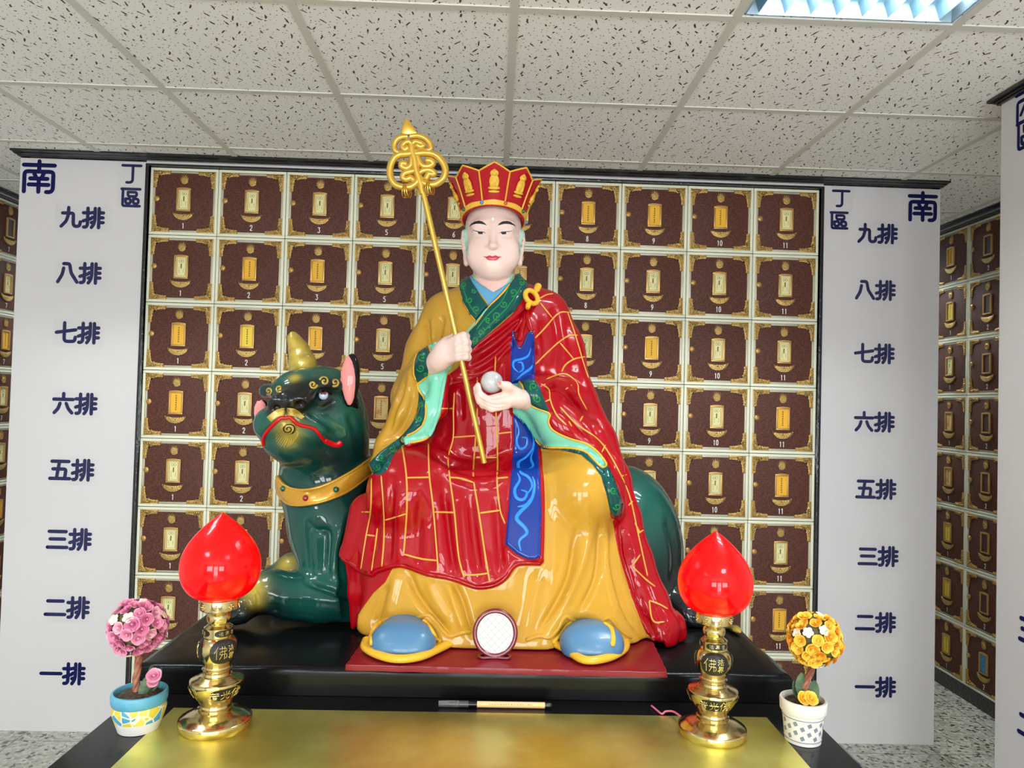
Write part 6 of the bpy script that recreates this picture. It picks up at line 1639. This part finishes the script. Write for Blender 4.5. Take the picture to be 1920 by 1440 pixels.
def spray(px_, py_, Y, r, col, amt=1.0, p=2.0):
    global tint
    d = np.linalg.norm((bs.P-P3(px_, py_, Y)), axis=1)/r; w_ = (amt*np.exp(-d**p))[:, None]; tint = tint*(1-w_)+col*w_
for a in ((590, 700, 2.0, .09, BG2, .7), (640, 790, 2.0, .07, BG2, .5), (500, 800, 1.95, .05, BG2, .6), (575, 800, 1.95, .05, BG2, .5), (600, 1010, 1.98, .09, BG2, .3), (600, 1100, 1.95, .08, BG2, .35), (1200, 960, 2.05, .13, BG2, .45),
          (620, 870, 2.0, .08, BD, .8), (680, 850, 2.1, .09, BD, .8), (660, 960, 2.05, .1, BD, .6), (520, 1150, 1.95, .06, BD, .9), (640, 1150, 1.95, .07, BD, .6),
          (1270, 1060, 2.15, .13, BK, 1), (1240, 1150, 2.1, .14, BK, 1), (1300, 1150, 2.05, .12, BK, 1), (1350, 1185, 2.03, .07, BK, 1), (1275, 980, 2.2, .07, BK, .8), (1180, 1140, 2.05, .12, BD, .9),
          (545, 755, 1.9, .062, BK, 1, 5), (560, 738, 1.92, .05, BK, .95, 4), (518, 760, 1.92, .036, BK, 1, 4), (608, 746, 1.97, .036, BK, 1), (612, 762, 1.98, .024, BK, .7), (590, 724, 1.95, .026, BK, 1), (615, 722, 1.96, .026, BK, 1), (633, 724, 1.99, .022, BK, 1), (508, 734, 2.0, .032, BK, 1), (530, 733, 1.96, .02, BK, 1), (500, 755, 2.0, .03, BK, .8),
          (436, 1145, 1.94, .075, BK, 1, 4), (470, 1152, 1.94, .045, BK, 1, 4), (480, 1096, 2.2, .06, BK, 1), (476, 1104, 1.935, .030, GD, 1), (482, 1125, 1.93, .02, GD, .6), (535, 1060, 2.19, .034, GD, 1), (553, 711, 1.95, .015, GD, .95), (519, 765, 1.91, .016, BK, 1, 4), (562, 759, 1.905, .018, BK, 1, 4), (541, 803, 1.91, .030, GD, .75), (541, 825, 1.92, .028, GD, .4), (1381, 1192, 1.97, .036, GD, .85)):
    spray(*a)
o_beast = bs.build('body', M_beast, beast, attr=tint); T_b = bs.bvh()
# horn
c = Clay(np.array(P3(565, 655, 2.06))-(.09, .08, .09), np.array(P3(565, 655, 2.06))+(.09, .08, .09), .0035)
c.chain([(P3(569, 700, 2.07), .040), (P3(567, 680, 2.062), .036), (P3(560, 655, 2.055), .0275), (P3(552, 637, 2.05), .018), (P3(548.5, 627, 2.047), .0095)], .01)
s = c.mesh(); s.relax(2); s.subdivide(); wb = s.build('horn', M_bgold, beast)
# ears
def ear(cx, cy, Y, rx, rz, ang, poly, nm):
    C0 = np.array(P3(cx, cy, Y)); c = Clay(C0-.12, C0+.12, .0035); ca, sa = math.cos(ang), math.sin(ang)
    c.ell(C0, (rx, .020, rz), .005, rot=[[ca, 0, -sa], [0, 1, 0], [sa, 0, ca]]); c.cone(C0+np.array([0.004, .02, -rz*.75]), C0+np.array([0.0, .05, -rz*1.1]), .018, .02, .015)
    s = c.mesh(); s.relax(1); s.subdivide(); o = s.build('ear', M_bblack, beast); T = s.bvh()
    wbuild(patch(MB(), T, poly, .002, lift=.0008, res=2), 'inner_ear', M_ear, o, 60)
def c6(L): return [(440+x/6, 600+y/6) for x, y in L]
ear(656.5, 713, 2.005, .0265, .074, -.06, c6([(1255, 392), (1290, 410), (1322, 470), (1345, 560), (1356, 660), (1352, 770), (1340, 870), (1320, 930), (1300, 955), (1275, 950), (1245, 890), (1215, 780), (1192, 660), (1186, 560), (1200, 470), (1225, 410)]), 'r')
ear(489, 778, 2.06, .023, .044, -.12, c6([(230, 925), (265, 898), (310, 905), (345, 950), (355, 1000), (330, 1020), (305, 1000), (310, 1060), (290, 1110), (262, 1140), (250, 1215), (232, 1160), (222, 1050)]), 'l')
# eye, brow curls, whiskers, mouth
ec = P3(606.5, 741, 1.962)
eye = wbuild(MB().ball(ec, .0125, 24, 16), 'eye', mat('eye_white_blue', (186, 208, 238), .1, coat=1), beast, 180)
T_e = BVHTree.FromPolygons([tuple(v.co) for v in eye.data.vertices], [tuple(p.vertices) for p in eye.data.polygons])
wbuild(patch(MB(), T_e, [(606.5+6.2*math.cos(a), 735.5+5.4*math.sin(a)) for a in np.linspace(0, 6.283, 18, endpoint=False)], .0006, res=1.2), 'iris', mat('iris_brown', (104, 48, 40), .1, coat=1), eye, 60)
wbuild(patch(MB(), T_e, [(606+2.6*math.cos(a), 734.5+2.4*math.sin(a)) for a in np.linspace(0, 6.283, 12, endpoint=False)], .0006, lift=.001, res=1.0), 'pupil', M_bblack, eye, 60)
mb = MB()
cord(mb, T_b, [(594, 736), (604, 730), (616, 732), (622, 740)], .0042, .001); wbuild(mb, 'eyelid', M_bblack, beast, 60)
for cx, cy, r, a, sg in ((587, 721, 8, 0, 1), (608, 715, 9, 3.4, 1), (628, 717, 8, 2.2, -1), (524, 729, 7, 1, 1), (504, 733, 7, 2, -1)):
    wbuild(cord(MB(), T_b, spiral(cx, cy, r, 1.5, a, sg), .0030, .001), 'brow_curl', M_bgold, beast, 60)
mb = MB(); rr = random.Random(3)
for k in range(9):
    t = k/8
    cord(mb, T_b, [(534-1*t, 765+t*13), (519-2*t, 769+t*13), (500+8*t, 783+t*8)], .0019, .0006, taper=True)
    cord(mb, T_b, [(538+1*t, 765+t*13), (554+1*t, 768+t*12), (571-6*t, 782+t*4)], .0019, .0006, taper=True)
wbuild(mb, 'moustache', M_bgold, beast, 60)
mb = MB()
for a in np.linspace(.25, 2.9, 14): cord(mb, T_b, [(541+15*math.cos(a), 806+12*math.sin(a)), (541+20*math.cos(a), 808+19*math.sin(a)), (540+(17 if a < 1.5 else 24)*math.cos(a+.25), 812+27*math.sin(a))], .0014, .0004, taper=True)
wbuild(mb, 'beard', M_bgold, beast, 60)
wbuild(patch(MB(), T_b, [(540.5+15*math.cos(a), 803+11.5*math.sin(a)) for a in np.linspace(0, 6.283, 28, endpoint=False)], .004, res=2, puff=.002), 'chin_boss', M_bgold, beast, 60)
wbuild(cord(MB(), T_b, [(540.5+(11.5*(1-t)+1)*math.cos(-t*12+1), 803+(8.5*(1-t)+1)*math.sin(-t*12+1)) for t in np.linspace(0, .95, 40)], .0016, .0062), 'chin_spiral', M_bblack, beast, 60)
mb = MB(); cord(mb, T_b, MOUTH, .0052, .0015, flat=.8); cord(mb, T_b, [(607, 824), (620, 831), (632, 834), (641, 828)], .0085, .001); wbuild(mb, 'mouth', M_bred, beast, 60)
# collar band with stones
mid = [(524, 908), (533, 920), (548, 931), (572, 934), (600, 929), (632, 916), (664, 895), (694, 872)]
h_ = on_surface(T_b, mid, 4); Pf = np.array([q[0] for q in h_]); Nf = np.array([q[1] for q in h_])
for _ in range(6): Pf[1:-1] = .25*Pf[:-2]+.5*Pf[1:-1]+.25*Pf[2:]; Nf[1:-1] = .25*Nf[:-2]+.5*Nf[1:-1]+.25*Nf[2:]
cy_ = max(Pf[0, 1], Pf[-1, 1])+.02; Pb = Pf[::-1].copy(); Pb[:, 1] = 2*cy_-Pb[:, 1]; Nb = Nf[::-1].copy(); Nb[:, 1] *= -1
ring = np.vstack([Pf+Nf*.004, Pb[::4]+Nb[::4]*.004]); nr = np.vstack([Nf, Nb[::4]])
mb = MB(); mb.tube(ring, .0245, 14, closed=True, flat=.38, up=list(nr))
for off in (-.021, .021):
    sh = []
    for i, p in enumerate(ring):
        t = ring[(i+1) % len(ring)]-ring[i-1]; t /= np.linalg.norm(t); b = np.cross(t, nr[i]); b /= np.linalg.norm(b); sh.append(p+b*off+nr[i]*.003)
    mb.tube(sh, .0042, 8, closed=True)
o_bc = wbuild(mb, 'collar', M_bcollar, beast, 60)
T_bc = BVHTree.FromPolygons(mb.v, mb.f)
for x, y, m in ((573, 934, mat('jewel_red', (150, 14, 26), .15, coat=1)), (630, 918, JEW[2]), (531, 916, JEW[2])):
    q = hit(T_bc, x, y)
    if q: wbuild(MB().ball(q[0], .0085, 16, 12), 'jewel', m, o_bc, 60)
